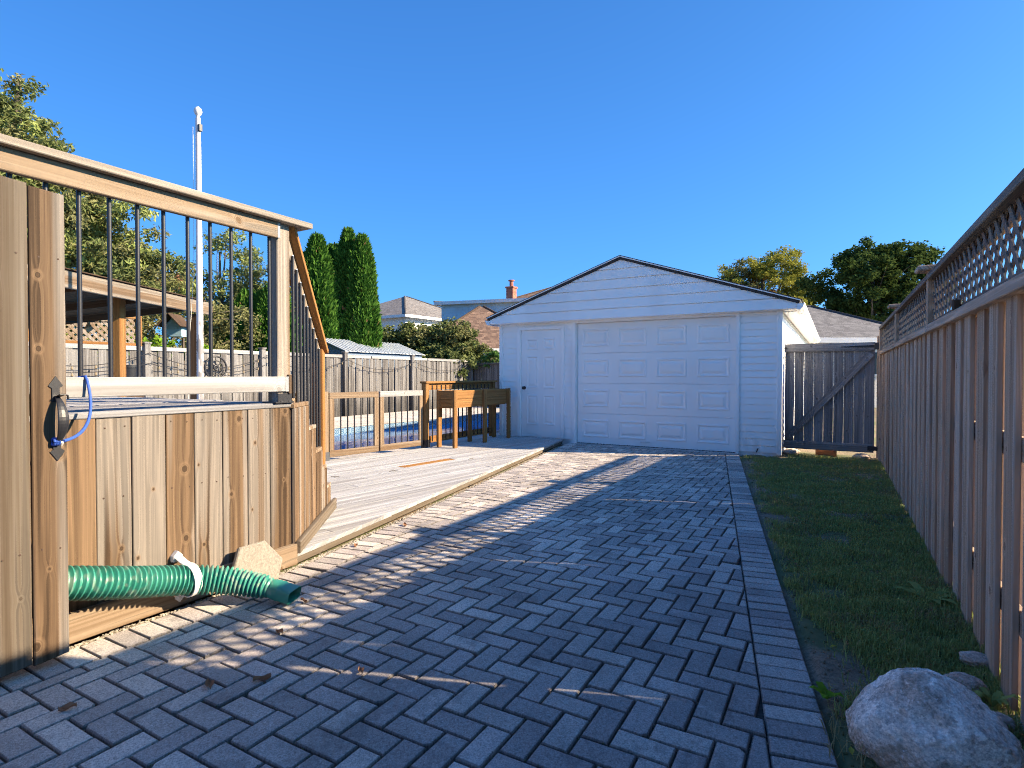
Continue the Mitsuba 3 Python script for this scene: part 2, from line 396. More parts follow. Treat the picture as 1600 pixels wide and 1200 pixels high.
ground = Polygon([(-400, -400), (400, -400), (400, 400), (-400, 400)], [coords(pool_poly.buffer(0.05))])
tag(obj('ground', sheet(ground, -0.055), 'soil_mat'), kind='structure')
tag(obj('patio', sheet(Polygon([(-12.9, -6), (-5.0, -6), (-5.0, 18.9), (-12.9, 18.9)], [coords(pool_poly.buffer(-0.02))]), -0.02), 'concrete'), kind='structure')
tag(obj('water', sheet(pool_poly.buffer(0.005), -0.19), 'water_mat'), kind='structure')

drive_left = [np.array([-2.955, -1.2]), np.array([-2.955, 2.47]), along(np.array([-2.955, 2.47]), DD, GF + 0.02)]
drive_bed = Polygon(drive_left + [along(R_OUT, DD, GF + 0.02), along(R_OUT, DD, -1.2)])
tag(obj('driveway', sheet(drive_bed, -0.020), 'joint_sand'), kind='structure')
def paver(poly2, z=0.0, dz=0.0):
    """One concrete paver with rounded top edges; uv.y is the distance from its edge."""
    mb = MB()
    poly = np.asarray(poly2, float)
    x, y = poly[:, 0], poly[:, 1]
    if (x * np.roll(y, -1) - y * np.roll(x, -1)).sum() < 0: poly = poly[::-1]
    i = new_id()
    tilt = rng.normal(0, 0.010, 2); c = poly.mean(0)
    def pt(q, zz): return [q[0], q[1], z + dz + zz + float((q - c) @ tilt)]
    rings = [(poly, -0.03, 0), (poly, -0.006, 0), (inset(poly, 0.003), -0.0015, 0.002), (inset(poly, 0.007), 0.0, 0.012)]
    n = len(poly)
    mb.face([pt(q, 0) for q in rings[-1][0]], [(i + .5, 0.012)] * n)
    for (ra, za, ua), (rb, zb, ub) in zip(rings, rings[1:]):
        for k in range(n):
            m = (k + 1) % n
            mb.face([pt(ra[k], za), pt(ra[m], za), pt(rb[m], zb), pt(rb[k], zb)], [(i + .5, ua), (i + .5, ua), (i + .5, ub), (i + .5, ub)])
    return mb

def screen_size(c2):
    d = np.array([c2[0], c2[1], 0]) - EYE
    depth = d @ FWD
    if depth < 0.3: return 0.0
    u = 800 + 887 * (d @ np.array([math.cos(YAW), math.sin(YAW), 0])) / depth
    v = 600 + 887 * (1.22 / depth) - 13
    if not (-40 < u < 1640 and v < 1250): return 0.0
    return 1.22 / depth ** 3

cells = []
M = 0.1015
field = Polygon([along(np.array([-2.75, 2.45]), DD, 2.45), along(np.array([-2.75, 2.45]), DD, GF), along(R_IN, DD, GF), along(R_IN, DD, -1.0), [-2.75, -1.0]]).buffer(-0.003)
X0, Y0 = -0.643 - 40 * M, 2.176 - 40 * M
for a in range(-10, 80):
    for b in range(-5, 125):
        c = (a - b) % 4
        if c == 0: r = (a, b, a + 2, b + 1)
        elif c == 3: r = (a, b, a + 1, b + 2)
        else: continue
        r = sbox(X0 + r[0] * M, Y0 + r[1] * M, X0 + r[2] * M, Y0 + r[3] * M).buffer(-0.0038, join_style='mitre')
        g = r.intersection(field)
        if g.is_empty or g.geom_type != 'Polygon' or g.area < 0.0006: continue
        pc = coords(g)
        keep = [pc[k] for k in range(len(pc)) if np.linalg.norm(pc[k] - pc[k - 1]) > 0.012]
        if len(keep) < 3 or Polygon(keep).area < 0.0006 or Polygon(keep).buffer(-0.010).is_empty: continue
        cells.append((np.array(keep), np.array(g.centroid.coords[0])))
cells.sort(key=lambda q: -screen_size(q[1]))
rest = MB()
for k, (poly, c) in enumerate(cells):
    if rng.uniform() < .22 and len(poly) == 4:                 # a chipped corner
        m_ = rng.integers(4); a_, b_, c_ = poly[m_ - 1], poly[m_], poly[(m_ + 1) % 4]
        poly = np.array([poly[(m_ + 1) % 4], poly[(m_ + 2) % 4], poly[(m_ + 3) % 4], b_ + unit(a_ - b_) * rng.uniform(.011, .022), b_ + unit(c_ - b_) * rng.uniform(.011, .022)])
    mb = paver(poly, dz=rng.normal(0, 0.0018))
    if k < 300: obj('paver', mb, 'paver_mat', 'driveway')
    else: rest.add(np.vstack(mb.v), np.vstack(mb.f), np.vstack(mb.uv))
tag(obj('distant_pavers', rest, 'paver_mat', 'driveway'), kind='stuff')
borders = []
def course(p0, p1, w, side):
    """A soldier course of pavers from p0 to p1, each 0.1 along and w across to the given side."""
    d = unit(p1 - p0); nrm = np.array([d[1], -d[0]]) * side
    L = np.linalg.norm(p1 - p0); n = int(L / 0.1005)
    for k in range(n):
        a, b = p0 + d * (k * L / n + 0.0032), p0 + d * ((k + 1) * L / n - 0.0032)
        borders.append((np.array([a + nrm * 0.002, b + nrm * 0.002, b + nrm * (w - 0.003), a + nrm * (w - 0.003)]), (a + b) / 2 + nrm * w / 2))
course(along(R_IN, DD, -0.6), along(R_IN, DD, GF - 0.02), 0.2, 1)
course(np.array([-2.952, -1.0]), np.array([-2.952, 2.46]), 0.2, 1)
q0 = np.array([-2.952, 2.472])
course(q0, along(q0, DD, GF - 0.02), 0.2, 1)
print('border pavers', len(borders))
for k, (poly, c) in enumerate(borders):
    mb = paver(poly, dz=rng.normal(0.001, 0.001))
    obj('border_paver', mb, 'paver_mat', 'driveway')

# lawn strip between the border and the fence
FX = 0.565                                                   # near face of the right fence
xs, ys = np.linspace(0, 1, 22), np.linspace(0.0, 12.5, 160)
gx = np.array([[along(R_OUT, DD, min(y, 9.3))[0] * (1 - s) + 0.75 * s for s in xs] for y in ys])
gy = np.repeat(ys[:, None], len(xs), 1)
gz = -0.02 + 0.045 * meshkit.fbm(np.stack([gx * 2.2, gy * 2.2, gx * 0], -1), 3) + 0.03 * meshkit.noise(np.stack([gx * 9, gy * 9, gx * 0], -1)) - 0.03
gz[:, 0] = -0.03
nx = len(xs)
i, j = np.meshgrid(np.arange(len(ys) - 1), np.arange(nx - 1), indexing='ij')
lawn = MB().add(np.stack([gx, gy, gz], -1).reshape(-1, 3), np.stack([i * nx + j, i * nx + j + 1, (i + 1) * nx + j + 1, (i + 1) * nx + j], -1).reshape(-1, 4), np.stack([gx + 50, gy], -1).reshape(-1, 2))
tag(obj('lawn', lawn, 'soil_mat', smooth=True), kind='structure')
def lawn_z(x, y):
    p = np.stack([x, y, x * 0], -1)
    return -0.05 + 0.045 * meshkit.fbm(p * 2.2 * [1, 1, 0], 3) + 0.03 * meshkit.noise(p * 9 * [1, 1, 0])

def blades(px, py, pz, h, w, pal, lean=0.5):
    n = len(px)
    a, l = rng.uniform(0, 2 * np.pi, n), rng.uniform(0.1, lean, n) * h
    d = np.stack([np.cos(a), np.sin(a), a * 0], 1); s = np.stack([-np.sin(a), np.cos(a), a * 0], 1)
    b = np.stack([px, py, pz], 1)
    up = np.array([0, 0, 1.0])
    m = b + up * (h * 0.6)[:, None] + d * (l * 0.4)[:, None]
    t = b + up * (h * np.sqrt(np.clip(1 - (l / h) ** 2, .2, 1)))[:, None] + d * l[:, None]
    w = w[:, None] / 2
    v = np.stack([b - s * w, b + s * w, m + s * w * .8, m - s * w * .8, t], 1).reshape(-1, 3)
    k = np.arange(n)[:, None] * 5
    f = np.concatenate([k + [0, 1, 2], k + [0, 2, 3], k + [3, 2, 4]], 1).reshape(-1, 3)
    uv = np.repeat(np.stack([pal * 10 + rng.uniform(1, 8, n), np.clip(rng.normal(.45, .28, n), 0, 1)], 1), 5, 0)
    return v, f, uv
N = 130000
py = 2.0 + (9.75 - 2.0) * rng.uniform(0, 1, N) ** 1.35
xl = np.array([along(R_OUT, DD, y)[0] for y in py])
px = xl + 0.02 + (0.60 - xl) * rng.uniform(0, 1, N)
den = meshkit.fbm(np.stack([px * 3, py * 3, px * 0], -1), 3) + 0.35 * np.clip((px - xl) / 0.25, 0, 1) - 0.30 * np.clip((2.9 - py) / 0.7, 0, 1) - 0.12 * np.exp(-((px - xl) / .08) ** 2)
ok = (den + rng.normal(0, 0.12, N) > 0.60 + 0.16 * (meshkit.noise(np.stack([px * 2.6, py * 2.6, px * 0 + 9], -1)) > .62) + 0.10 * np.sin(py * 7 + 3 * np.sin(px * 5)) * np.exp(-((px - xl) / .22) ** 2)) & ((py < 9.2) | (px > -0.6))
px, py = px[ok], py[ok]
pal = np.where(rng.uniform(0, 1, len(px)) < 0.10 + 0.35 * (meshkit.noise(np.stack([px * 4, py * 4, px * 0], -1)) > .68), 8, 7)
v, f, uv = blades(px, py, lawn_z(px, py), rng.uniform(0.018, 0.052, len(px)) * (0.7 + 0.9 * meshkit.noise(np.stack([px * 7, py * 7, px * 0 + 4], -1))), rng.uniform(0.0025, 0.005, len(px)), pal, 0.9)
tag(obj('grass', MB().add(v, f, uv), 'grass_mat'), 'short patchy green lawn grass in the strip along the fence', 'grass', kind='stuff')

# gravel strip between the decks and the border pavers
def pebbles(pts, r0, r1):
    ico = trimesh.creation.icosahedron()
    mb = MB()
    n = len(pts)
    sc = rng.uniform(r0, r1, (n, 1, 3)) * [1, 1, 0.7]
    v = (ico.vertices[None] * (1 + rng.uniform(-.25, .25, (n, 12, 1)))) * sc + np.asarray(pts)[:, None]
    f = (ico.faces[None] + 12 * np.arange(n)[:, None, None]).reshape(-1, 3)
    return mb.add(v.reshape(-1, 3), f)
L1 = [np.array([-2.99 + rng.normal(0, .012), rng.uniform(0.4, 2.5), -0.012]) for _ in range(1100)]
L2 = []
for _ in range(1900):
    y = 2.5 + 6.5 * rng.uniform(0, 1) ** 1.5
    x = along(np.array([-2.99, 2.49]), DD, y)[0]
    L2.append(np.array([x + rng.normal(0, .014), y, -0.010]))
def gravel_fn(p, n, uv):
    return mix((0.16, 0.14, 0.11), (0.50, 0.45, 0.38), noise2(p.x * 90 + p.z * 70, p.y * 90))
scene['gravel_mat'] = P(proc(gravel_fn), 0.9)
tag(obj('gravel', pebbles(np.array(L1 + L2), 0.003, 0.008), 'gravel_mat'), 'fine beige gravel filling the joint along the deck', 'gravel', kind='stuff')

NF = 260
fy_ = 2.1 + 7.4 * rng.uniform(0, 1, NF) ** 1.25
fx0 = np.array([along(R_OUT, DD, y_)[0] for y_ in fy_])
fx_ = fx0 + 0.02 + (0.55 - fx0) * rng.uniform(0, 1, NF)
fz_ = lawn_z(fx_, fy_) + rng.uniform(.008, .03, NF)
lv, lf, lu = [], [], []
for k in range(NF):
    a_ = rng.uniform(0, 6.28); sz_ = rng.uniform(.008, .02); cc = np.array([fx_[k], fy_[k], fz_[k]])
    d_, s_ = np.array([math.cos(a_), math.sin(a_), rng.uniform(-.3, .5)]) * sz_, np.array([-math.sin(a_), math.cos(a_), rng.uniform(-.4, .4)]) * sz_ * .5
    lv += [cc - d_, cc + s_ + [0, 0, .004], cc + d_, cc - s_ + [0, 0, .004]]
    lf += [[4 * k, 4 * k + 1, 4 * k + 2], [4 * k, 4 * k + 2, 4 * k + 3]]
    lu += [[rng.choice([85.0, 95.0, 15.0]), rng.uniform(.2, .9)]] * 4
tag(obj('leaf_litter', MB().add(lv, lf, lu), 'leaf'), 'small dry tan leaf scraps scattered in the lawn', 'leaves', kind='stuff')
NL = 420
ly = 2.05 + 7.5 * rng.uniform(0, 1, NL) ** 1.3
lx0 = np.array([along(R_OUT, DD, y_)[0] for y_ in ly])
lx = lx0 + 0.02 + np.where(rng.uniform(0, 1, NL) < .6, rng.uniform(0, .12, NL), rng.uniform(0, 1, NL) * (0.58 - lx0))
cr = pebbles(np.stack([lx, ly, lawn_z(lx, ly) + .004], 1), 0.003, 0.010)
tag(obj('soil_crumbs', cr, 'soil_mat'), 'crumbs of dark soil along the edge of the lawn', 'soil', kind='stuff')
jx, jy = [], []
for (poly, c_) in cells[:700]:
    for _ in range(3):
        m_ = rng.integers(len(poly)); t_ = rng.uniform()
        q_ = poly[m_ - 1] * t_ + poly[m_] * (1 - t_); jx.append(q_[0] + rng.normal(0, .003)); jy.append(q_[1] + rng.normal(0, .003))
gr_ = pebbles(np.stack([jx, jy, np.full(len(jx), -0.003)], 1), 0.0015, 0.0042)
tag(obj('joint_grit', gr_, 'soil_mat'), 'crumbs of dirt and grit in the paver joints', 'grit', kind='stuff')

# ------------------------------------------------------------------ garage
GX0, GX1, GB = -5.62, -0.685, 19.0
GW, GR, GRX = 2.26, 3.165, -3.153
g = thing('garage', 'white vinyl sided single garage with gable roof at the end of the driveway', 'garage')
obj('wall', MB().box([GX0 + 0.03, GF + 0.16, -0.04], [GX1 - 0.03, GB, GW + 0.1], ch=0), 'vinyl', g)
for xa, xb in ((GX0 + 0.03, -4.105), (-1.29, GX1 - 0.03)):
    obj('front_wall', MB().box([xa, GF + 0.04, -0.04], [xb, GF + 0.1595, GW + 0.1], ch=0), 'vinyl', g)
CO = 0.1045
def courses(x0, x1, z0, z1, y, name='siding_board', step=CO):
    z = z0
    while z < z1 - 0.02:
        h = min(step, z1 - z)
        # drop siding: the bottom edge stands proud of the course below
        prof = [[0.0, 0.015], [-0.024, 0.015], [-0.010, h], [0.0, h]]
        obj(name, MB().prism([[p[0] + y, p[1] + z] for p in prof], [x0, 0, 0], [0, 1, 0], [0, 0, 1], x1 - x0, ch=0), 'vinyl', g)
        z += step
DX0, DX1 = -5.155, -4.335                                    # side door leaf
OX0, OX1 = -4.03, -1.345                                     # garage door opening
courses(GX0 + 0.07, DX0 - 0.075, 0.05, GW, GF + 0.04)
courses(DX1 + 0.075, OX0 - 0.075, 0.05, GW, GF + 0.04)
courses(OX1 + 0.055, GX1 - 0.07, 0.03, GW, GF + 0.04)
for x in (GX0, GX1 - 0.075):
    obj('corner_trim', MB().box([x, GF - 0.005, 0.02], [x + 0.075, GF + 0.05, GW], ch=0.006), 'vinyl', g)
# right side wall siding
z = 0.03
while z < GW - 0.02:
    prof = [[0.0, 0.010], [0.021, 0.010], [0.010, CO], [0, CO]]
    obj('side_siding_board', MB().prism([[p[0] + GX1 - 0.03, p[1] + z] for p in prof], [0, GB, 0], [1, 0, 0], [0, 0, 1], GB - GF - 0.05, ch=0), 'vinyl', g)
    z += CO
# side door with six panels
d = obj('side_door', MB().box([DX0, GF + 0.028, 0.075], [DX1, GF + 0.07, 2.05]), 'door_paint', g)
def molding(x0, x1, z0, z1, y, w=0.02, h=0.006):
    """A raised-panel outline: a sloping sunk frame round a raised field."""
    mb = MB()
    ring = lambda k, yy: [np.array([x0 + k, yy, z0 + k]), np.array([x1 - k, yy, z0 + k]), np.array([x1 - k, yy, z1 - k]), np.array([x0 + k, yy, z1 - k])]
    R = [ring(0, y), ring(w * .4, y - h), ring(w * .8, y - h), ring(w * 1.5, y - 0.001), ring(w * 1.8, y - 0.001), ring(w * 3.2, y - h)]
    for A, B in zip(R, R[1:]):
        for k in range(4):
            m = (k + 1) % 4
            mb.face([A[k], A[m], B[m], B[k]], [(0, 0)] * 4)
    mb.face(R[-1], [(0, 0)] * 4)
    return mb
w = (DX1 - DX0)
for (za, zb) in ((1.70, 1.90), (0.98, 1.58), (0.30, 0.86)):
    for xa, xb in ((0.14, 0.44), (0.56, 0.86)):
        obj('panel', molding(DX0 + w * xa, DX0 + w * xb, za, zb, GF + 0.0279, w=0.024, h=0.012), 'door_paint', d)
kb = MB()
kb.lathe([[0.0, 0], [0.033, 0], [0.033, 0.006], [0.012, 0.012], [0.012, 0.03], [0.024, 0.036], [0.03, 0.05], [0.024, 0.064], [0, 0.068]], sides=20)
vv = np.vstack(kb.v); kb.v = [np.stack([vv[:, 0] + DX0 + 0.07, GF + 0.028 - vv[:, 2], vv[:, 1] + 0.985], 1)]
obj('knob', kb, 'black_metal', d, smooth=40)
fr = MB()
fr.box([DX0 - 0.075, GF - 0.008, 0.07], [DX0 - 0.004, GF + 0.06, 2.06], ch=0.005)
fr.box([DX1 + 0.004, GF - 0.008, 0.07], [DX1 + 0.075, GF + 0.06, 2.06], ch=0.005)
fr.box([DX0 - 0.075, GF - 0.009, 2.061], [DX1 + 0.075, GF + 0.06, 2.125], ch=0.005)
obj('side_door_frame', fr, 'vinyl', g)
# overhead door: four sections of four raised panels
OD = GF + 0.085
od = obj('garage_door', MB().box([OX0, OD + 0.02, 0.0], [OX1, OD + 0.05, 2.15]), 'door_paint', g)
for k in range(4):
    z0 = 0.012 + k * 0.534
    obj('section', MB().box([OX0 + 0.002, OD, z0], [OX1 - 0.002, OD + 0.019, z0 + 0.530], ch=0.004), 'door_paint', od)
    for c in range(4):
        cx = OX0 + (OX1 - OX0) * (c + 0.5) / 4 + (1.5 - c) * 0.008
        obj('panel', molding(cx - 0.25, cx + 0.25, z0 + 0.115, z0 + 0.425, OD - 0.0001, w=0.03, h=0.014), 'door_paint', od)
obj('rubber_seal', MB().box([OX0, OD - 0.004, 0.0045], [OX1, OD + 0.03, 0.0115], ch=0), 'black_metal', od)
hd = MB().tube([[-2.86, OD - 0.012, 0.085], [-2.86, OD - 0.035, 0.085], [-2.76, OD - 0.035, 0.095], [-2.70, OD - 0.012, 0.09]], 0.008)
obj('lift_handle', hd, 'steel', od, smooth=40)
jb = MB()
jb.box([OX0 - 0.075, GF - 0.012, 0.0], [OX0 - 0.004, OD + 0.04, 2.15], ch=0.004)
jb.box([OX1 + 0.004, GF - 0.012, 0.0], [OX1 + 0.055, OD + 0.04, 2.15], ch=0.004)
jb.box([OX0 - 0.075, GF - 0.013, 2.151], [OX1 + 0.055, OD + 0.04, 2.215], ch=0.004)
obj('garage_door_frame', jb, 'vinyl', g)
obj('threshold', MB().box([OX0 - 0.07, GF - 0.02, -0.03], [OX1 + 0.05, GF + 0.2, 0.004]), 'concrete', g)
# gable with wide boards, overhanging the front wall
GY = 9.22
EL, ER, EZ = -5.725, -0.50, 2.275
sl, sr = (GR - EZ) / (GRX - EL), (GR - EZ) / (ER - GRX)
tri = Polygon([(EL, 2.185), (ER, 2.185), (ER, EZ), (GRX, GR), (EL, EZ)])
st = 0.165
for k in range(7):
    z0 = 2.185 + k * st
    q = tri.intersection(sbox(-9, z0 + 0.010, 3, z0 + st))
    if q.is_empty or q.area < 0.01: continue
    pc = coords(q)
    mb = MB()
    # each board leans out at its bottom edge
    front = [np.array([p[0], GY - 0.016 * (1 - (p[1] - z0) / st), p[1]]) for p in pc]
    back = [np.array([p[0], GY + 0.03, p[1]]) for p in pc]
    if (pc[:, 0] * np.roll(pc[:, 1], -1) - pc[:, 1] * np.roll(pc[:, 0], -1)).sum() < 0: front, back = front[::-1], back[::-1]
    mb.face(front, [(0, 0)] * len(front))
    for a in range(len(front)):
        b = (a + 1) % len(front)
        mb.face([front[b], front[a], back[a], back[b]], [(0, 0)] * 4)
    obj('gable_board', mb, 'vinyl', g)
obj('gable_backing', MB().prism(coords(tri.buffer(-0.012)), [0, GB + .1, 0], [1, 0, 0], [0, 0, 1], GB + 0.1 - GY - 0.025, ch=0), 'vinyl', g)
obj('soffit', MB().box([EL + 0.01, GY + 0.031, 2.185], [ER - 0.01, GF + 0.09, 2.20], ch=0), 'vinyl', g)
def roof_slab(pa, pb, y0, y1, th, name, bsdf, pal, parent, up=0.0):
    pa, pb = np.asarray(pa, float), np.asarray(pb, float)
    dv = unit(pb - pa); nv = np.array([-dv[1], dv[0]])
    if nv[1] < 0: nv = -nv
    L = np.linalg.norm(pb - pa)
    mb = MB()
    A0, B0 = pa + nv * up, pb + nv * up + dv * up * abs(dv[1] / dv[0])
    A1, B1 = pa + nv * (up + th), pb + nv * (up + th) + dv * (up + th) * abs(dv[1] / dv[0])
    P3 = lambda q, y: [q[0], y, q[1]]
    uvt = [(pal * 200 + 100 + y0, 0), (pal * 200 + 100 + y1, 0), (pal * 200 + 100 + y1, L), (pal * 200 + 100 + y0, L)]
    quads = [[P3(A1, y0), P3(A1, y1), P3(B1, y1), P3(B1, y0)], [P3(A0, y0), P3(B0, y0), P3(B0, y1), P3(A0, y1)], [P3(A0, y0), P3(A1, y0), P3(B1, y0), P3(B0, y0)],
             [P3(A0, y1), P3(B0, y1), P3(B1, y1), P3(A1, y1)], [P3(A0, y0), P3(A0, y1), P3(A1, y1), P3(A1, y0)], [P3(B0, y0), P3(B1, y0), P3(B1, y1), P3(B0, y1)]]
    for qd in quads:
        mb.face(qd, uvt)
    return obj(name, mb, bsdf, parent)
for ex in (EL - 0.04, ER + 0.04):
    sgn = 1 if ex > GRX else -1
    ez = GR - (sr if sgn > 0 else sl) * abs(ex - GRX)
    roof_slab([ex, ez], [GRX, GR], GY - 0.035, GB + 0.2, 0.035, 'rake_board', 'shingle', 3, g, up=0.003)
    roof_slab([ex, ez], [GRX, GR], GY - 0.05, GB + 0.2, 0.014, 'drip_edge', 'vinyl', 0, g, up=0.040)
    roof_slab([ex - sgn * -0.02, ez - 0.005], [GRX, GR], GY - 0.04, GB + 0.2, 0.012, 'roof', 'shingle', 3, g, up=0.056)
# gutters
def gutter(x, sgn, y0, y1):
    prof = [[0, 0.0], [0.05, 0.0], [0.085, 0.035], [0.085, 0.055], [0.105, 0.08], [0.105, 0.10], [0.095, 0.10], [0.095, 0.085], [0.0, 0.085]]
    mb = MB()
    P0 = [[x + sgn * p[0], p[1] + 2.175] for p in prof]
    n = len(P0)
    for k in range(n):
        m = (k + 1) % n
        mb.face([[P0[k][0], y0, P0[k][1]], [P0[m][0], y0, P0[m][1]], [P0[m][0], y1, P0[m][1]], [P0[k][0], y1, P0[k][1]]], [(0, 0)] * 4)
    mb.add([[p[0], y0, p[1]] for p in P0], [[0, 1, 8], [1, 2, 8], [2, 3, 8], [3, 4, 8], [4, 7, 8], [4, 5, 6], [4, 6, 7]])
    return obj('gutter', mb, 'vinyl', g)
gutter(ER + 0.005, 1, GY - 0.03, GB + 0.2)
gutter(EL - 0.005, -1, GY - 0.02, GB + 0.2)
obj('eave_soffit', MB().box([GX1 + 0.001, GF + 0.1, 2.172], [ER + 0.004, GB + 0.2, 2.187], ch=0), 'vinyl', g)
obj('fascia', MB().box([ER - 0.012, GY + 0.032, 2.19], [ER + 0.003, GB + 0.2, 2.30], ch=0), 'vinyl', g)
obj('eave_soffit', MB().box([EL - 0.003, GF + 0.1, 2.172], [GX0 - 0.001, GB + 0.2, 2.187], ch=0), 'vinyl', g)
hook = MB().tube([[-1.02, GF + 0.02, 0.10], [-1.02, GF - 0.05, 0.09], [-1.03, GF - 0.07, 0.05]], 0.009)
obj('wall_hook', hook, 'black_metal', g)

# ------------------------------------------------------------------ right fence
fence = thing('board_fence', 'tall weathered wooden board fence with lattice top on the right', 'fence')
def fboard(x, y0, y1, z0, z1, name, pal=3, t=0.02, parent=None):
    lean, dy = rng.normal(0, 0.0025), rng.normal(0, 0.004)
    poly = [[y0 + dy, z0], [y1 + dy, z0 + rng.normal(0, .004)], [y1 + dy + lean, z1], [y0 + dy + lean, z1]]
    return obj(name, MB().prism(poly, [x + rng.normal(0, .002), 0, 0], [0, 1, 0], [0, 0, 1], t, pal, 0.0022), 'wood', parent or fence)
y = 2.41
k = 0
gaps = {0: (-.02, .012), 1: (-.03, .003), 6: (-.02, .008), 14: (-.01, .009), 15: (.004, -.02), 20: (.002, .002), 24: (.003, -.01)}
while y < 9.75:
    y1 = y + 0.15
    fboard(FX, y, y1, 0.002 + rng.normal(0, .010), 1.530, 'front_board')
    if k in gaps:                                             # a warped rear board leaves a slit beside the front board
        g0, g1 = gaps[k]
        q = [[y1 + 0.026 + g0, 0.0], [y1 + 0.143, 0.0], [y1 + 0.143, 1.511], [y1 + 0.026 + g1, 1.511]]
        obj('rear_board', MB().prism(q, [FX + 0.045, 0, 0], [0, 1, 0], [0, 0, 1], 0.02, 3, 0.002), 'wood', fence)
    else:
        fboard(FX + 0.045, y1 - 0.028, y1 + 0.143, -0.01 + rng.normal(0, .010), 1.511, 'rear_board')
    y += 0.265; k += 1
obj('middle_rail', MB().box([FX - 0.032, -2, 1.512], [FX - 0.0045, 2.405, 1.561], 3, 0.004, grain=1), 'wood', fence)
for yy in np.arange(-2.0, 2.29, 0.1469):                       # close to the camera the fence is solid to the top
    fboard(FX, yy, yy + 0.144, 0.0, 2.015, 'front_board')
for yy in np.arange(-2.07, 2.42, 0.147):
    fboard(FX + 0.045, yy, yy + 0.146, 0.0, 2.015 if yy < 2.2 else 1.51, 'rear_board')
for zz in (0.32, 0.95):
    obj('rail', MB().bar([FX + 0.0325, -2, zz], [FX + 0.0325, 9.8, zz], 0.09, 0.0215, [0, 0, 1], 3), 'wood', fence)
posts = [0.02, 2.43, 4.80, 7.20, 9.62]
for a, b in zip(posts, posts[1:]):
    if a > 1:
        obj('middle_rail', MB().box([FX - 0.032, a - 0.02, 1.512], [FX + 0.085, b - 0.022, 1.561], 3, 0.004, grain=1), 'wood', fence)
        obj('top_rail', MB().box([FX + 0.026, a + 0.05, 1.82], [FX + 0.06, b - 0.05, 1.8665], 3, 0.004, grain=1), 'wood', fence)
    up = 0.0 if a > 1 else 0.15
    obj('cap_rail', MB().box([FX - 0.030, (a if a > 1 else -2) - 0.03, 1.868 + up], [FX + 0.085, b - (0.032 if a > 1 else 0.12), 1.908 + up], 10, 0.004, grain=1), 'wood', fence)
for yp in posts[1:]:
    obj('post', MB().box([FX - 0.022, yp - 0.046, 1.562 if yp < 9 else 0.0], [FX + 0.062, yp + 0.046, 1.867 if yp > 9 or yp < 3 else 1.93], 3, 0.004), 'wood', fence)
for yp in posts[2:4]:
    obj('post_cap', MB().box([FX - 0.085, yp - 0.085, 1.931], [FX + 0.125, yp + 0.085, 1.965], 3, 0.008, grain=1), 'wood', fence)
obj('post_top', MB().box([FX + 0.002, 2.31, 1.60], [FX + 0.06, 2.50, 2.05], 10, 0.004), 'wood', fence)
obj('lattice_support', MB().box([FX - 0.030, 3.72, 1.5615], [FX + 0.0, 3.79, 1.615], 7, 0.004), 'wood', fence)
SP, SWD = 0.112, 0.030
for a, b in zip(posts[1:], posts[2:]):
    win = sbox(a + 0.047, 1.59, b - 0.047, 1.866)
    obj('lattice_strip', MB().box([FX + 0.002, a + 0.047, 1.5615], [FX + 0.028, b - 0.047, 1.592], 10, 0.003, grain=1), 'wood', fence)
    for s, xo in ((1, 0.008), (-1, 0.0145)):
        c = a - 0.5
        while c < b + 0.5:
            ln = LineString([(c - s * 0.5, 1.74 - 0.5), (c + s * 0.5, 1.74 + 0.5)]).buffer(SWD / 2, cap_style='flat').intersection(win)
            if not ln.is_empty and ln.area > 2e-4:
                obj('lattice_slat', MB().prism(coords(ln), [FX + xo, 0, 0], [0, 1, 0], [0, 0, 1], 0.006, 10, 0), 'wood', fence)
            c += SP

# side gate between garage and fence
SG = 9.90
sg = thing('side_gate', 'weathered grey wooden gate with diagonal brace beside the garage', 'gate')
x = -0.69
for k in range(9):
    wv = 0.1305
    gw = rng.choice([0.0, 0.002, 0.004])
    fb = [[x + 0.001, 0.11], [x + wv + 0.002 - gw, 0.11], [x + wv + 0.002 - gw * rng.uniform(.2, 1.2), 1.69], [x + 0.001, 1.69]]
    obj('board', MB().prism(fb, [0, SG + 0.065, 0], [1, 0, 0], [0, 0, 1], 0.019, 6, 0.001), 'wood', sg)
    x += wv + 0.003
obj('top_rail', MB().box([-0.69, SG, 1.585], [0.51, SG + 0.04, 1.71], 6, 0.004, grain=0), 'wood', sg)
obj('bottom_rail', MB().box([-0.70, SG, 0.075], [0.50, SG + 0.04, 0.20], 6, 0.004, grain=0), 'wood', sg)
obj('brace', MB().bar([-0.655, SG + 0.022, 0.235], [0.46, SG + 0.022, 1.545], 0.105, 0.038, [1, 0, -0.8], 6), 'wood', sg)
hg = MB().prism([[0, -0.02], [0, 0.02], [-0.42, 0.006], [-0.42, -0.006]], [0.50, SG - 0.001, 1.648], [1, 0, 0], [0, 0, 1], 0.006, ch=0.001)
hg.box([0.50, SG - 0.03, 1.60], [0.56, SG - 0.002, 1.70], ch=0.004)
obj('hinge', hg, 'black_metal', sg)
hg = MB().box([0.42, SG - 0.03, 0.11], [0.55, SG - 0.002, 0.175], ch=0.004)
obj('hinge', hg, 'black_metal', sg)
obj('latch', MB().box([-0.72, SG - 0.03, 1.63], [-0.66, SG - 0.002, 1.66], ch=0.004).tube([[-0.735, SG - 0.02, 1.645], [-0.70, SG - 0.02, 1.645]], 0.017), 'black_metal', sg)
gp = thing('gate_post', 'square weathered timber post carrying the side gate at the fence', 'post')
obj('post', MB().box([0.535, SG - 0.02, -0.05], [0.60, SG + 0.07, 1.80], 3, 0.004), 'wood', gp)
obj('post_strip', MB().box([0.60, SG - 0.0, -0.05], [0.66, SG + 0.06, 1.79], 3, 0.004), 'wood', gp)

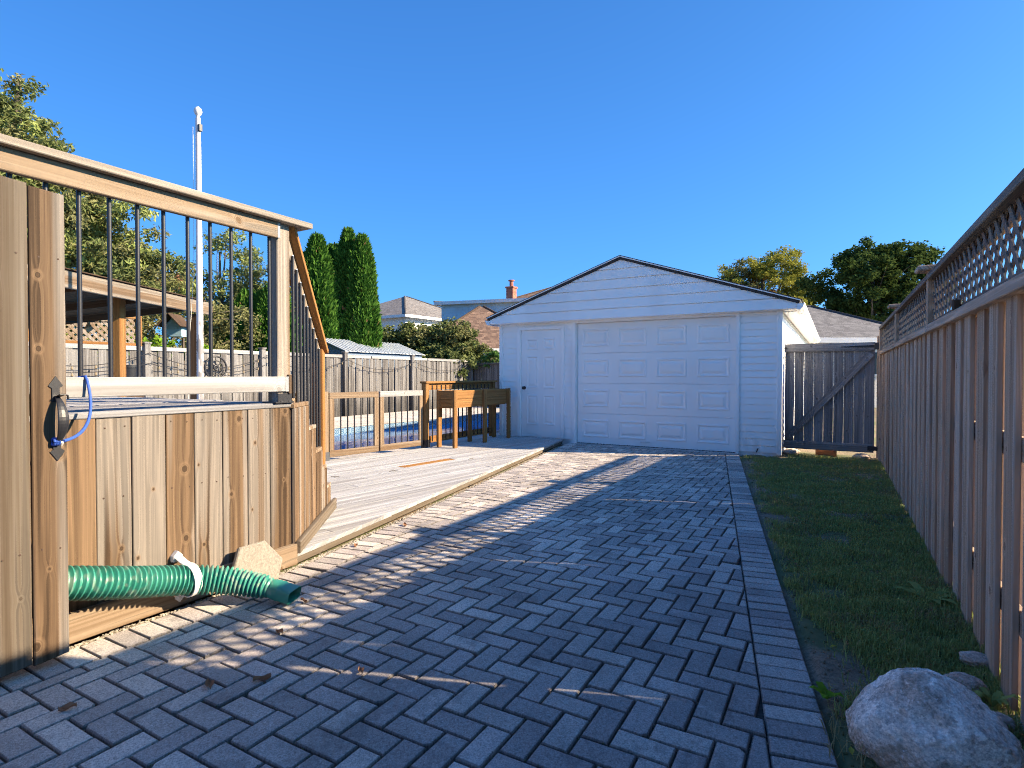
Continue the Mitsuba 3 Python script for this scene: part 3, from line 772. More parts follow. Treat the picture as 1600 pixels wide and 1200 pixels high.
# ------------------------------------------------------------------ low deck
ld = thing('low_deck', 'low silvery weathered wooden deck beside the driveway and pool', 'deck')
e1 = K0 + np.array([0.0, 0.02]); e2 = along(e1, DD, GF - 0.03)
deck_poly = Polygon([e1, e2, (-5.63, GF - 0.03), (-5.66, 7.22), (-6.05, 5.30), (-6.35, 3.2), (-6.5, 2.2), (-4.2, 2.2), (-3.1, 2.45)])
BA = math.radians(9.3)
bd, bn = np.array([math.sin(BA), math.cos(BA)]), np.array([math.cos(BA), -math.sin(BA)])
PW = 0.142
org = np.array([-5.6, 5.0])
for k in range(-10, 26):
    a0 = k * PW
    L0, L1 = -6, 6
    cut = [L0, rng.uniform(-2.2, 0.2) + (k % 3) * 1.3, L1]
    if k == 5: cut = [L0, 0.62, 1.52, L1]
    for ci, (la, lb) in enumerate(zip(cut, cut[1:])):
        r = Polygon([org + bn * (a0 + .003) + bd * (la + .002), org + bn * (a0 + PW - .003) + bd * (la + .002), org + bn * (a0 + PW - .003) + bd * (lb - .002), org + bn * (a0 + .003) + bd * (lb - .002)])
        q = r.intersection(deck_poly)
        if q.is_empty: continue
        for q in getattr(q, 'geoms', [q]):
            if q.geom_type != 'Polygon' or q.area < 0.004: continue
            pc = coords(q)
            pc = np.array([pc[m] for m in range(len(pc)) if np.linalg.norm(pc[m] - pc[m - 1]) > .015])
            if len(pc) < 3: continue
            loc = [[(p - org) @ bn, (p - org) @ bd] for p in pc]
            rep = k == 5 and ci == 1
            key = obj('plank', MB().prism(loc, [org[0], org[1], DECK_Z - 0.03 + rng.normal(0, .0012)], [bn[0], bn[1], 0], [bd[0], bd[1], 0], 0.03, 4 if rep else 1, 0.003), 'wood', ld)
            if rep: labels[key] = {'label': 'short newer orange brown replacement plank'}
eo = e1 + np.array([DD[1], -DD[0]]) * -0.032
eo2 = along(eo, DD, GF - 0.06)
obj('fascia', MB().bar([eo[0], eo[1], 0.012], [eo2[0], eo2[1], 0.012], 0.046, 0.03, [0, 0, 1], 9), 'wood', ld)

# ------------------------------------------------------------------ raised deck with skirt, stairs and railings
rd = thing('raised_deck', 'raised wooden deck with vertical board skirt, stairs and black baluster railing', 'deck')
RZ = 1.045
WX = -3.04                                                    # face of the skirt
seams = [0.12, 0.28, 0.435, 0.59, 0.745, 0.90, 1.06, 1.205, 1.357, 1.5146, 1.679, 1.833, 1.997, 2.156, 2.310, 2.480]
for a, b in zip(seams, seams[1:]):
    obj('skirt_board', MB().prism([[a + .0025, 0.03], [b - .0025, 0.03], [b - .0025, RZ - 0.022 + rng.normal(0, .002)], [a + .0025, RZ - 0.022]], [WX - 0.02 + rng.normal(0, .0025), 0, 0], [0, 1, 0], [0, 0, 1], 0.02, 0, 0.003), 'wood', rd)
obj('base_board', MB().prism([[-.2, 0.0], [2.485, 0.0], [2.485, 0.135], [-.2, 0.135]], [WX + 0.0005, 0, 0], [0, 1, 0], [0, 0, 1], 0.035, 5, 0.004, grain=0), 'wood', rd)
xx = WX + 0.012
while xx > -5.6:
    obj('plank', MB().box([xx - 0.138, -1.4, RZ - 0.028], [xx, 2.47, RZ + rng.normal(0, .001)], 6, 0.004, grain=1), 'wood', rd)
    xx -= 0.143
obj('corner_post', MB().box([WX - 0.12, 2.40, 0.0], [WX - 0.03, 2.488, RZ - 0.03], 7, 0), 'wood', rd)
obj('joist', MB().box([-5.5, -1.3, 0.0], [WX - 0.06, 2.42, RZ - 0.03], 7, 0.0, grain=1), 'wood', rd)
# stairs: direction SD along the run, width to the far left
SD = np.array([-0.5987, 0.8010]); SN = np.array([-0.8010, -0.5987]); S0 = np.array([-3.03, 2.50])
def SP3(s, d, z): q = S0 + SD * s + SN * d; return np.array([q[0], q[1], z])
tops = [1.035, 0.850, 0.655, 0.488, 0.308]
s_edges = [-0.03, 0.365, 0.605, 0.822, 1.006, 1.176]
for k in range(5):
    a, b = s_edges[k], s_edges[k + 1]
    n = 3 if k == 0 else 2
    for m in range(n):
        c, dd_ = a + (b - a) * m / n, a + (b - a) * (m + 1) / n
        obj('stair_skirt_board', MB().prism([[c + .002, 0.07], [dd_ - .002, 0.07], [dd_ - .002, tops[k] - .028], [c + .002, tops[k] - .028]], SP3(0, 0.022 + rng.normal(0, .002), 0), [SD[0], SD[1], 0], [0, 0, 1], 0.02, 0, 0.003), 'wood', rd)
    obj('tread', MB().prism([[a - 0.005, 0.005], [b + 0.004, 0.005], [b + 0.004, 1.3], [a - 0.005, 1.3]], SP3(0, 0, tops[k] - 0.026), [SD[0], SD[1], 0], [SN[0], SN[1], 0], 0.027, 5, 0.003), 'wood', rd)
    obj('riser', MB().prism([[0.03, tops[k] - 0.20], [1.28, tops[k] - 0.20], [1.28, tops[k] - 0.03], [0.03, tops[k] - 0.03]], SP3(b - 0.022, 0, 0), [SN[0], SN[1], 0], [0, 0, 1], 0.018, 5, 0.002, grain=0), 'wood', rd)
obj('stair_trim', MB().prism([[-0.03, 0.072], [1.236, 0.072], [1.236, 0.160], [-0.03, 0.150]], SP3(0, 0.0005, 0), [SD[0], SD[1], 0], [0, 0, 1], 0.032, 9, 0.004, grain=0), 'wood', rd)
# main railing
cap_end = 2.585
obj('top_cap', MB().box([WX - 0.075, -1.0, 2.172], [WX + 0.075, cap_end, 2.208], 5, 0.004, grain=1), 'wood', rd)
obj('top_rail', MB().box([WX - 0.008, -1.0, 2.074], [WX + 0.030, 2.352, 2.1715], 5, 0.004, grain=1), 'wood', rd)
obj('bottom_rail', MB().box([WX - 0.008, -1.0, 1.118], [WX + 0.030, 2.402, 1.212], 1, 0.004, grain=1), 'wood', rd)
obj('post', MB().box([WX - 0.085, 2.360, RZ], [WX + 0.012, 2.455, 2.171], 5, 0.005), 'wood', rd)
obj('rail_bracket', MB().box([WX + 0.010, 2.352, 2.075], [WX + 0.030, 2.372, 2.168], ch=0.002), 'grey_plastic', rd)
obj('rail_bracket', MB().box([WX + 0.010, 2.402, 1.118], [WX + 0.031, 2.428, 1.212], ch=0.002), 'grey_plastic', rd)
obj('post_block', MB().box([WX + 0.0125, 2.4285, 1.105], [WX + 0.032, 2.452, 1.225], 0, 0.003), 'wood', rd)
pb = MB().box([WX - 0.10, 2.33, RZ + 0.001], [WX + 0.03, 2.47, RZ + 0.010], ch=0.002).box([WX + 0.0125, 2.355, RZ + 0.010], [WX + 0.020, 2.46, RZ + 0.062], ch=0.002)
for yy in (2.38, 2.44):
    pb.lathe([[0.008, 0], [0.006, 0.006], [0, 0.008]], [WX + 0.022, yy, RZ + 0.010], 8)
obj('post_bracket', pb, 'black_metal', rd)
for k in range(-9, 11):
    yb = 1.308 + k * 0.1275 - 0.002
    if yb < -0.6 or yb > 2.34: continue
    obj('baluster', MB().tube([[WX - 0.019, yb, 1.13], [WX - 0.019, yb, 2.16]], 0.0098, 12), 'black_metal', rd, smooth=40)
# stair railing
def rail3(s, d, z0, z1=None): return SP3(s, d, z0 + (-0.715) * s)
RD = 0.068
obj('stair_post', MB().prism([[-0.045, 0], [0.045, 0], [0.045, 1.335], [-0.045, 1.365]], SP3(1.0, RD + 0.045, DECK_Z), [SD[0], SD[1], 0], [0, 0, 1], 0.09, 4, 0.005), 'wood', rd)
obj('stair_cap', MB().bar(rail3(-0.02, RD, 2.172), rail3(1.06, RD, 2.172), 0.14, 0.035, [SN[0], SN[1], 0], 4), 'wood', rd)
obj('stair_rail', MB().bar(rail3(0.0, RD, 2.085), rail3(0.965, RD, 2.085), 0.09, 0.036, [0, 0, 1], 5), 'wood', rd)
obj('stair_bottom_rail', MB().bar(rail3(-0.01, RD, 1.185), rail3(0.96, RD, 1.185), 0.085, 0.036, [0, 0, 1], 5), 'wood', rd)
for k in range(9):
    s = 0.085 + k * 0.1
    b = MB().tube([rail3(s, RD - 0.030, 1.13), rail3(s, RD - 0.030, 2.065)], 0.0098, 10)
    top = rail3(s, RD - 0.030, 2.063)
    key = obj('baluster', b, 'black_metal', rd, smooth=40)
    obj('baluster_screw', MB().lathe([[0.008, 0], [0.008, 0.012], [0.004, 0.016], [0, 0.016]], top - [0, 0, .004], 8), 'steel', key)

# ------------------------------------------------------------------ open gate at the left edge, its handle and the blue rope
GXF = -2.82
gt = thing('driveway_gate', 'tall honey coloured wooden board gate standing open at left edge', 'gate')
for a, b, zt in ((0.56, 0.722, 1.99), (0.727, 0.889, 1.985), (0.894, 1.0255, 1.992), (1.0315, 1.152, 1.976)):
    obj('board', MB().prism([[a, 0.035], [b, 0.045], [b, zt], [a, zt + .008]], [GXF - 0.022 + rng.normal(0, .001), 0, 0], [0, 1, 0], [0, 0, 1], 0.022, 9 if b < 1.1 else 0, 0.004), 'wood', gt)
def nails(pts, x, parent):
    for (y_, z_) in pts:
        nl = MB().lathe([[0.0042, 0], [0.0036, 0.0014], [0, 0.0018]], sides=8)
        w_ = np.vstack(nl.v); nl.v = [np.stack([w_[:, 2] + x, w_[:, 0] + y_, w_[:, 1] + z_], 1)]
        obj('nail', nl, 'rust', parent)
nails([(y_ + rng.normal(0, .004), z_ + rng.normal(0, .006)) for y_ in (0.93, 0.985, 1.06, 1.125) for z_ in (0.50, 1.70)], GXF + 0.0005, gt)
nails([((a + b) / 2 + o_ + rng.normal(0, .004), z_ + rng.normal(0, .006)) for a, b in zip(seams[7:], seams[8:]) for o_ in (-.045, .045) for z_ in (0.97, 0.62)], WX + 0.001, rd)
for zz in (0.48, 1.10, 1.72):
    obj('rail', MB().box([GXF - 0.062, 0.45, zz - 0.045], [GXF - 0.0225, 1.12, zz + 0.045], 5, 0.004, grain=1), 'wood', gt)
hb = MB()
def plate(yc, zc, up):
    q = np.array([[-0.006, 0], [0.006, 0], [0.014, 0.012], [0.026, 0.022], [0.0, 0.062], [-0.026, 0.022], [-0.014, 0.012]])
    q2 = [[yc + p[0], zc + up * p[1]] for p in q]
    for tri in ([q2[0], q2[1], q2[2], q2[6]], [q2[6], q2[2], q2[3], q2[5]], [q2[5], q2[3], q2[4]]):
        hb.prism(tri, [GXF + 0.0005, 0, 0], [0, 1, 0], [0, 0, 1], 0.005, ch=0)
HY = 1.112
plate(HY, 1.155, 1); plate(HY + 0.004, 0.925, -1)
hb.box([GXF + 0.0005, HY - 0.014, 1.11], [GXF + 0.006, HY + 0.014, 1.165], ch=0.001).box([GXF + 0.0005, HY - 0.012, 0.915], [GXF + 0.006, HY + 0.016, 0.95], ch=0.001)
ts = np.linspace(0, 1, 15)
grip = [[GXF + 0.005 + 0.060 * math.sin(math.pi * t) ** 0.7, HY + 0.002, 1.135 - 0.20 * t] for t in ts]
gv, gf = [], []
for a in grip:                                                # a bowed strap grip, widest in the middle
    t = (1.135 - a[2]) / 0.2
    hw_ = 0.008 + 0.012 * math.sin(math.pi * t)
    for q_ in range(10):
        an = q_ * 2 * math.pi / 10
        gv.append([a[0] + 0.006 * math.sin(an), a[1] + hw_ * math.cos(an), a[2]])
ng = len(grip)
gf = [[r_ * 10 + q_, r_ * 10 + (q_ + 1) % 10, (r_ + 1) * 10 + (q_ + 1) % 10, (r_ + 1) * 10 + q_] for r_ in range(ng - 1) for q_ in range(10)]
hb.add(gv, gf)
hb.bar([GXF + 0.004, HY + 0.004, 1.130], [GXF + 0.050, HY + 0.008, 1.142], 0.022, 0.004, [0, 1, 0], ch=0.001)
hb.tube([[GXF + .006, HY + 0.012, 1.137], [GXF - 0.01, HY + 0.035, 1.140], [GXF - 0.02, HY + 0.052, 1.134], [GXF - 0.022, HY + 0.055, 1.118]], 0.004)
obj('handle', hb, 'black_metal', gt)
rp = []
P0, P1, P2 = np.array([WX + 0.04, 1.305, 1.205]), np.array([WX + 0.085, 1.300, 1.06]), np.array([GXF + 0.012, 1.135, 0.945])
for t in np.linspace(0, 1, 22):
    rp.append(P0 * (1 - t) ** 2 + 2 * t * (1 - t) * (P1 + [0.02, 0.03, -0.10]) + P2 * t * t)
rm = MB().tube(rp, 0.0065, 8)
for zz in (1.19, 1.2, 1.21):
    rm.tube([[WX - 0.019 + 0.016 * math.cos(a), 1.305 + 0.016 * math.sin(a), zz] for a in np.linspace(0, 2 * np.pi, 13)], 0.0045, 6, cap=False)
rm.tube([[WX - .005, 1.306, 1.213], [WX + .03, 1.305, 1.216], [WX + .042, 1.305, 1.2]], .0055, 6)
for a in (0, 0.008, 0.016):
    rm.tube([P2 + [0.016 * math.cos(q), -0.02 - a, 0.014 * math.sin(q)] for q in np.linspace(0, 2 * np.pi, 11)], 0.005, 6, cap=False)
br_ = tag(obj('rope', rm, 'rope_blue', smooth=60), 'blue rope tying a black baluster to the gate handle', 'rope')
obj('frayed_end', MB().tube([P2 + [0, -0.005, -0.005], P2 + [-0.03, 0.0, -0.03], P2 + [-0.05, -0.02, -0.055]], [0.005, 0.007, 0.012], 6), 'rope_white', br_)

# ------------------------------------------------------------------ drain hose, strap, hexagonal slab
def smooth_path(pts, n):
    from scipy.interpolate import CubicSpline
    pts = np.asarray(pts, float)
    L = np.concatenate([[0], np.cumsum(np.linalg.norm(np.diff(pts, axis=0), axis=1))])
    return CubicSpline(L, pts)(np.linspace(0, L[-1], n)), np.linspace(0, L[-1], n)
hp, hl = smooth_path([[-2.925, 0.92, 0.365], [-2.925, 1.2, 0.303], [-2.925, 1.45, 0.228], [-2.915, 1.69, 0.165], [-2.83, 1.85, 0.128], [-2.72, 1.945, 0.098], [-2.625, 2.0, 0.075]], 760)
strap_l = np.interp(1.72, hp[:, 1], hl)
per = np.where(hl < strap_l, 0.0255, 0.0235)
ph = np.cumsum(np.concatenate([[0], np.diff(hl) / per[1:]]))
prof = np.abs(((ph % 1) - 0.5) * 2)
hr = 0.0655 + 0.0105 * np.clip(1.5 - 2.4 * prof, -0.6, 1)
fade = np.clip((hl - (hl[-1] - 0.03)) / 0.03, 0, 1)
hr = hr * (1 - fade) + 0.058 * fade
hr = hr * (1 - 0.22 * np.clip((hl - strap_l - .16) / (hl[-1] - strap_l - .16), 0, 1))
hose = thing('drain_hose', 'green corrugated plastic drain hose running along the deck skirt', 'hose')
obj('corrugated_tube', MB().tube(hp, hr, 28, cap=False), 'hose_green', hose, smooth=50)
# spout: round at the hose, flattened to a rectangular mouth
sp0, sp1 = hp[-1], np.array([-2.50, 2.045, 0.046])
dv = unit(sp1 - sp0); sv = unit(np.cross(dv, [0, 0, 1])); uv_ = np.cross(sv, dv)
vs, NS = [], 24
for t in np.linspace(0, 1, 14):
    c = sp0 + (sp1 - sp0) * t
    w_, h_ = 0.047 + 0.016 * t, 0.047 - 0.013 * smooth_t if (smooth_t := t * t * (3 - 2 * t)) is not None else 0
    e = 2 + 4.0 * t
    rib = 0.003 if (t < .5 and int(t * 14) % 2) else 0
    for a in np.arange(NS) * 2 * np.pi / NS:
        ca, sa = math.cos(a), math.sin(a)
        vs.append(c + sv * (w_ + rib) * math.copysign(abs(ca) ** (2 / e), ca) + uv_ * (h_ + rib) * math.copysign(abs(sa) ** (2 / e), sa))
vs = np.array(vs)
i, j = np.meshgrid(np.arange(13), np.arange(NS), indexing='ij')
ff = np.stack([i * NS + j, i * NS + (j + 1) % NS, (i + 1) * NS + (j + 1) % NS, (i + 1) * NS + j], -1).reshape(-1, 4)
obj('spout', MB().add(vs, ff, np.zeros((len(vs), 2))), 'hose_green', hose, smooth=50)
st = thing('pipe_strap', 'white plastic strap clamping the green hose to the deck skirt', 'strap')
c0 = np.array([np.interp(strap_l, hl, hp[:, a]) for a in range(3)])
bm = MB()
ring = []
for a in np.linspace(-1.75, 1.75, 20):
    ring.append([c0[0] + 0.081 * math.cos(a), c0[1], c0[2] + 0.081 * math.sin(a)])
ring = [[WX + 0.045, c0[1], c0[2] - 0.084]] + ring + [[c0[0] - 0.05, c0[1], c0[2] + 0.086], [WX + 0.03, c0[1], c0[2] + 0.105]]
for a, b in zip(ring, ring[1:]):
    bm.bar(a, b, 0.040, 0.006, [0, 1, 0.05], ch=0.001)
obj('band', bm, 'white_plastic', st)
for zz, s in ((c0[2] + 0.080, 1), (c0[2] - 0.080, -1)):
    q = [[c0[1] - 0.024, zz], [c0[1] + 0.024, zz], [c0[1] + 0.024, zz + s * 0.030], [c0[1], zz + s * 0.055], [c0[1] - 0.024, zz + s * 0.030]]
    k = obj('tab', MB().prism(q, [WX + 0.001 if s > 0 else WX + 0.037, 0, 0], [0, 1, 0], [0, 0, 1], 0.035 if s > 0 else 0.012, ch=0.003), 'white_plastic', st)
    sc = MB().lathe([[0.006, 0], [0.005, 0.003], [0, 0.004]], sides=8)
    vv = np.vstack(sc.v); sc.v = [np.stack([vv[:, 2] + (WX + 0.036 if s > 0 else WX + 0.049), vv[:, 0] + c0[1], vv[:, 1] + zz + s * 0.03], 1)]
    obj('screw', sc, 'steel', k)
hexa = [[0.155 * math.cos(a), 0.155 * math.sin(a)] for a in np.radians([2, 62, 122, 182, 242, 302])]
ey = unit([-0.42, 0.05, 0.90])
slab = MB().prism(hexa, [-2.925, 2.118, 0.100], [0.12, 0.99, 0], ey, 0.042, ch=0.006)
tag(obj('patio_slab', slab, 'slab_stone'), 'hexagonal beige stone slab leaning on the deck behind the hose', 'stone slab')

# ------------------------------------------------------------------ pool, pool fence and gates
pool = thing('swimming_pool', 'in-ground swimming pool with blue patterned tile band behind the low fence', 'pool')
rim = coords(pool_poly)
mb = MB(); Lc = 0
for k in range(len(rim)):
    a, b = rim[k], rim[(k + 1) % len(rim)]
    L = np.linalg.norm(b - a)
    mb.face([[a[0], a[1], -0.215], [b[0], b[1], -0.215], [b[0], b[1], -0.195], [a[0], a[1], -0.195]], [(Lc + 50, -.03), (Lc + L + 50, -.03), (Lc + L + 50, -0.005), (Lc + 50, -0.005)])
    mb.face([[a[0], a[1], -0.195], [b[0], b[1], -0.195], [b[0], b[1], -0.02], [a[0], a[1], -0.02]], [(Lc + 50, -0.005), (Lc + L + 50, -0.005), (Lc + L + 50, 0.17), (Lc + 50, 0.17)])
    Lc += L
obj('tile_band', mb, 'liner', pool)
cop = pool_poly.buffer(0.16)
mb = MB()
co, ci = coords(cop.buffer(0)), rim
ring = Polygon(coords(cop), [rim])
v_, f_ = trimesh.creation.triangulate_polygon(ring, engine='earcut')
mb.add(np.column_stack([v_, np.full(len(v_), 0.005)]), f_)
for loop, z0, z1 in ((coords(cop), -0.03, 0.005), (rim[::-1], -0.021, 0.005)):
    for k in range(len(loop)):
        a, b = loop[k], loop[(k + 1) % len(loop)]
        mb.face([[a[0], a[1], z0], [b[0], b[1], z0], [b[0], b[1], z1], [a[0], a[1], z1]], [(0, 0)] * 4)
obj('coping', mb, 'concrete', pool)

def pgate(name, label, p0, p1, pal_top, h0, h1, stile=0.075):
    p0, p1 = np.asarray(p0, float), np.asarray(p1, float)
    d = unit(p1 - p0); L = np.linalg.norm(p1 - p0); O = [p0[0], p0[1], 0]; ex = [d[0], d[1], 0]
    t = thing(name, label, 'gate', 'low wooden gates at the pool')
    R = lambda nm, a, b, c, e, pal, gr: obj(nm, MB().prism([[a, c], [b, c], [b, e], [a, e]], O, ex, [0, 0, 1], 0.038, pal, 0.004, grain=gr), 'wood', t)
    R('stile', 0, stile, h0 + .09, h1 - .085, 5, 1); R('stile', L - stile, L, h0 + .09, h1 - .085, 5, 1)
    R('top_rail', 0, L, h1 - 0.084, h1, pal_top, 0); R('bottom_rail', 0, L, h0, h0 + 0.089, 5, 0)
    n = 5
    nrm = np.cross([d[0], d[1], 0], [0, 0, 1])
    for k in range(n):
        s = stile + (L - 2 * stile) * (k + 1) / (n + 1)
        q = p0 + d * s + nrm[:2] * 0.019
        obj('baluster', MB().tube([[q[0], q[1], h0 + 0.07], [q[0], q[1], h1 - 0.07]], 0.009, 8), 'black_metal', t, smooth=40)
    return t
pgate('pool_gate', 'low wooden pool gate nearest the stairs, with black balusters', [-5.985, 5.46], [-5.842, 6.262], 5, 0.105, 0.985)
pgate('pool_gate', 'low wooden pool gate farther from the stairs, beside the planter', [-5.838, 6.285], [-5.735, 7.15], 1, 0.105, 0.985)
def pf_post(x, y, h, label, pal):
    t = thing('fence_post', label, 'post')
    obj('post', MB().box([x - .045, y - .045, 0.06], [x + .045, y + .045, h], pal, 0.005), 'wood', t)
    obj('base_sleeve', MB().box([x - .052, y - .052, 0.06], [x + .052, y + .052, 0.185], ch=0.003), 'sleeve' if y < 6 else 'black_metal', t)
    return t
pf_post(-5.98, 5.385, 1.0, 'low tan wooden post between the stairs and the pool gate', 5)
pf_post(-5.70, 7.21, 1.09, 'brown wooden post with black base between pool gate and planter', 4)
pr = thing('pool_railing', 'short brown wooden railing with black balusters behind the planter', 'railing')
obj('cap', MB().box([-5.76, 7.15, 1.091], [-5.63, 9.33, 1.125], 4, 0.004, grain=1), 'wood', pr)
obj('top_rail', MB().box([-5.72, 7.258, 0.985], [-5.682, 9.33, 1.09], 4, 0.004, grain=1), 'wood', pr)
obj('bottom_rail', MB().box([-5.72, 7.258, 0.13], [-5.682, 9.33, 0.235], 4, 0.004, grain=1), 'wood', pr)
obj('post', MB().box([-5.745, 9.20, 0.06], [-5.655, 9.29, 1.09], 4, 0.004), 'wood', pr)
for k in range(15):
    yy = 7.36 + k * 0.122
    obj('baluster', MB().tube([[-5.675, yy, 0.15], [-5.675, yy, 1.06]], 0.009, 8), 'black_metal', pr, smooth=40)

# planter table
pl = thing('planter_table', 'raised cedar planter box on tall legs beside the side door', 'planter')
px0, px1, py0, py1 = -5.50, -5.235, 7.30, 9.06
for z0, z1 in ((0.70, 0.838), (0.842, 0.975)):
    for xa in (px0, px1 - 0.035):
        obj('side_board', MB().box([xa, py0, z0], [xa + 0.035, py1, z1], 4, 0.003, grain=1), 'wood', pl)
    for ya in (py0, py1 - 0.035):
        obj('end_board', MB().box([px0 + .036, ya + (.001 if ya == py0 else -.001), z0], [px1 - .036, ya + 0.034, z1], 4, 0.003, grain=0), 'wood', pl)
obj('soil', MB().box([px0 + .036, py0 + .036, 0.71], [px1 - .036, py1 - .036, 0.90], ch=0), 'soil_mat', pl)
for ya in (py0 - 0.005, (py0 + py1) / 2 - .01, py1 - 0.075):
    for xa in (px0 - 0.045, px1 + 0.001):
        obj('leg', MB().box([xa, ya, DECK_Z + .002], [xa + 0.044, ya + 0.085, 0.985], 4, 0.004), 'wood', pl)

# ------------------------------------------------------------------ flagpole
fp = thing('flagpole', 'tall white flagpole with ball top behind the deck railing', 'flagpole')
fx, fy = -6.02, 3.70
obj('pole', MB().tube([[fx, fy, 0.05], [fx, fy, 1.9], [fx, fy, 2.2], [fx, fy, 4.0]], [0.035, 0.034, 0.032, 0.026], 16), 'pole_paint', fp, smooth=50)
obj('finial', MB().lathe([[0, 0], [0.022, 0.0], [0.018, 0.03], [0.03, 0.045], [0.042, 0.075], [0.036, 0.105], [0.015, 0.125], [0, 0.128]], [fx, fy, 4.0], 16), 'white_plastic', fp, smooth=60)
obj('pulley', MB().box([fx + .02, fy - .02, 3.86], [fx + .05, fy + .02, 3.93], ch=.004), 'black_metal', fp)
obj('halyard', MB().tube([[fx - .02, fy - .045, 3.9], [fx - .05, fy - .03, 2.4], [fx - .055, fy - .06, 1.9], [fx - .1, fy - .08, 1.2], [fx - .09, fy - .07, 0.5]], 0.0025, 5), 'rope_white', fp)

# ------------------------------------------------------------------ back fence with posts, lattice, string lights and ornaments
BX = -13.0
bf = thing('back_fence', 'long grey weathered board fence behind the pool', 'fence')
yb = 2.0
top = 1.80
while yb < 19.4:
    wv = 0.148 + rng.normal(0, .003)
    obj('board', MB().prism([[yb, -0.05], [yb + wv - .004, -0.05], [yb + wv - .004, top - 0.03], [yb, top - .03]], [BX + rng.normal(0, .004) + (0.028 if int(yb / .148) % 2 else 0), 0, 0], [0, 1, 0], [0, 0, 1], 0.018, 2, 0.002), 'wood', bf)
    yb += wv
for a in np.arange(2.0, 19.0, 2.9):
    obj('top_rail', MB().box([BX - 0.01, a + 0.02, top - 0.045], [BX + 0.07, min(a + 2.88, 19.4), top + 0.045], 1, 0.004, grain=1), 'wood', bf)
for yp in (3.9, 6.75, 9.6, 12.45, 15.6, 19.3):
    p_ = obj('post', MB().box([BX + 0.03, yp - .06, -0.05], [BX + 0.15, yp + .06, top + 0.10], 2, 0.006), 'wood', bf)
    obj('cap', MB().box([BX + 0.01, yp - .08, top + 0.102], [BX + 0.17, yp + .08, top + 0.14], 2, 0.012), 'wood', p_)
bs = thing('back_fence', 'shaded grey board fence beside the garage under the vine', 'fence')
xb = -12.95
while xb < -5.75:
    obj('board', MB().prism([[xb, -0.05], [xb + .141, -0.05], [xb + .141, 1.70], [xb, 1.70]], [0, 19.5 + rng.normal(0, .004), 0], [1, 0, 0], [0, 0, 1], 0.018, 2, 0.002), 'wood', bs)
    xb += 0.148
obj('top_rail', MB().box([-12.95, 19.4, 1.66], [-5.75, 19.48, 1.73], 2, 0.004, grain=0), 'wood', bs)
bl = thing('lattice_panel', 'pale orange diagonal lattice panel on top of the back fence', 'lattice')
win = sbox(2.6, 1.90, 6.55, 2.42)
for s, xo in ((1, 0.0), (-1, 0.0095)):
    c = 1.9
    while c < 7.3:
        ln = LineString([(c - s * 0.6, 2.16 - 0.6), (c + s * 0.6, 2.16 + 0.6)]).buffer(0.028, cap_style='flat').intersection(win)
        if not ln.is_empty and ln.area > 1e-3:
            obj('slat', MB().prism(coords(ln), [BX + 0.03 + xo, 0, 0], [0, 1, 0], [0, 0, 1], 0.009, 8, 0), 'wood', bl)
        c += 0.145
for z0, z1 in ((1.846, 1.90), (2.42, 2.48)):
    obj('rail', MB().box([BX + 0.015, 2.6, z0], [BX + 0.065, 6.6, z1], 4, 0.003, grain=1), 'wood', bl)
for yy in (4.6, 6.56):
    obj('post', MB().box([BX + 0.02, yy, 1.845], [BX + 0.10, yy + .1, 2.56], 4, 0.004), 'wood', bl)
sl_ = thing('string_light', 'dark string of small bulbs sagging along the back fence', 'string lights')
cord, bulbs = MB(), MB()
yps = [3.9, 6.75, 9.6, 12.45, 15.6, 19.0]
for row, dz in ((0, 0.0), (1, -0.22)):
    for a, b in zip(yps, yps[1:]):
        if row and a > 8: continue
        pts = [[BX + 0.19, a + (b - a) * t, 1.70 + dz - 0.30 * 4 * t * (1 - t) * (0.7 if row else 1)] for t in np.linspace(0, 1, 15)]
        cord.tube(pts, 0.008, 5)
        for q in pts[1::2]:
            bulbs.lathe([[0, -0.08], [0.02, -0.06], [0.02, -0.04], [0.01, -0.02], [0.01, 0.0], [0, 0]], q, 8)
obj('cord', cord, 'black_metal', sl_)
tag(obj('bulbs', bulbs, 'bulb', sl_), kind='stuff')
wh = MB()
wc = np.array([BX + 0.20, 8.25, 1.40])
for R_, r_ in ((0.27, 0.022), (0.17, 0.014), (0.05, 0.03)):
    wh.tube([[wc[0], wc[1] + R_ * math.cos(a), wc[2] + R_ * math.sin(a)] for a in np.linspace(0, 2 * np.pi, 29)], r_, 8, cap=False)
for a in np.arange(8) * np.pi / 4:
    wh.tube([wc, wc + [0, 0.26 * math.cos(a), 0.26 * math.sin(a)]], 0.013, 6)
tag(obj('wheel_ornament', wh, 'black_metal', smooth=50), 'black spoked wheel ornament hanging on the back fence', 'ornament')
pot = MB().lathe([[0, 0], [0.12, 0], [0.15, 0.36], [0.165, 0.36], [0.165, 0.40], [0.14, 0.40], [0.13, 0.36], [0, 0.36]], [-9.6, 4.75, 0.98], 20)
pt_ = thing('flower_pot', 'dark flower pot standing beside the pergola post', 'pot')
obj('pot', pot, 'black_metal', pt_, smooth=40)
obj('stand', MB().box([-9.75, 4.60, 0.0], [-9.45, 4.90, 0.979], 7, .006), 'wood', pt_)

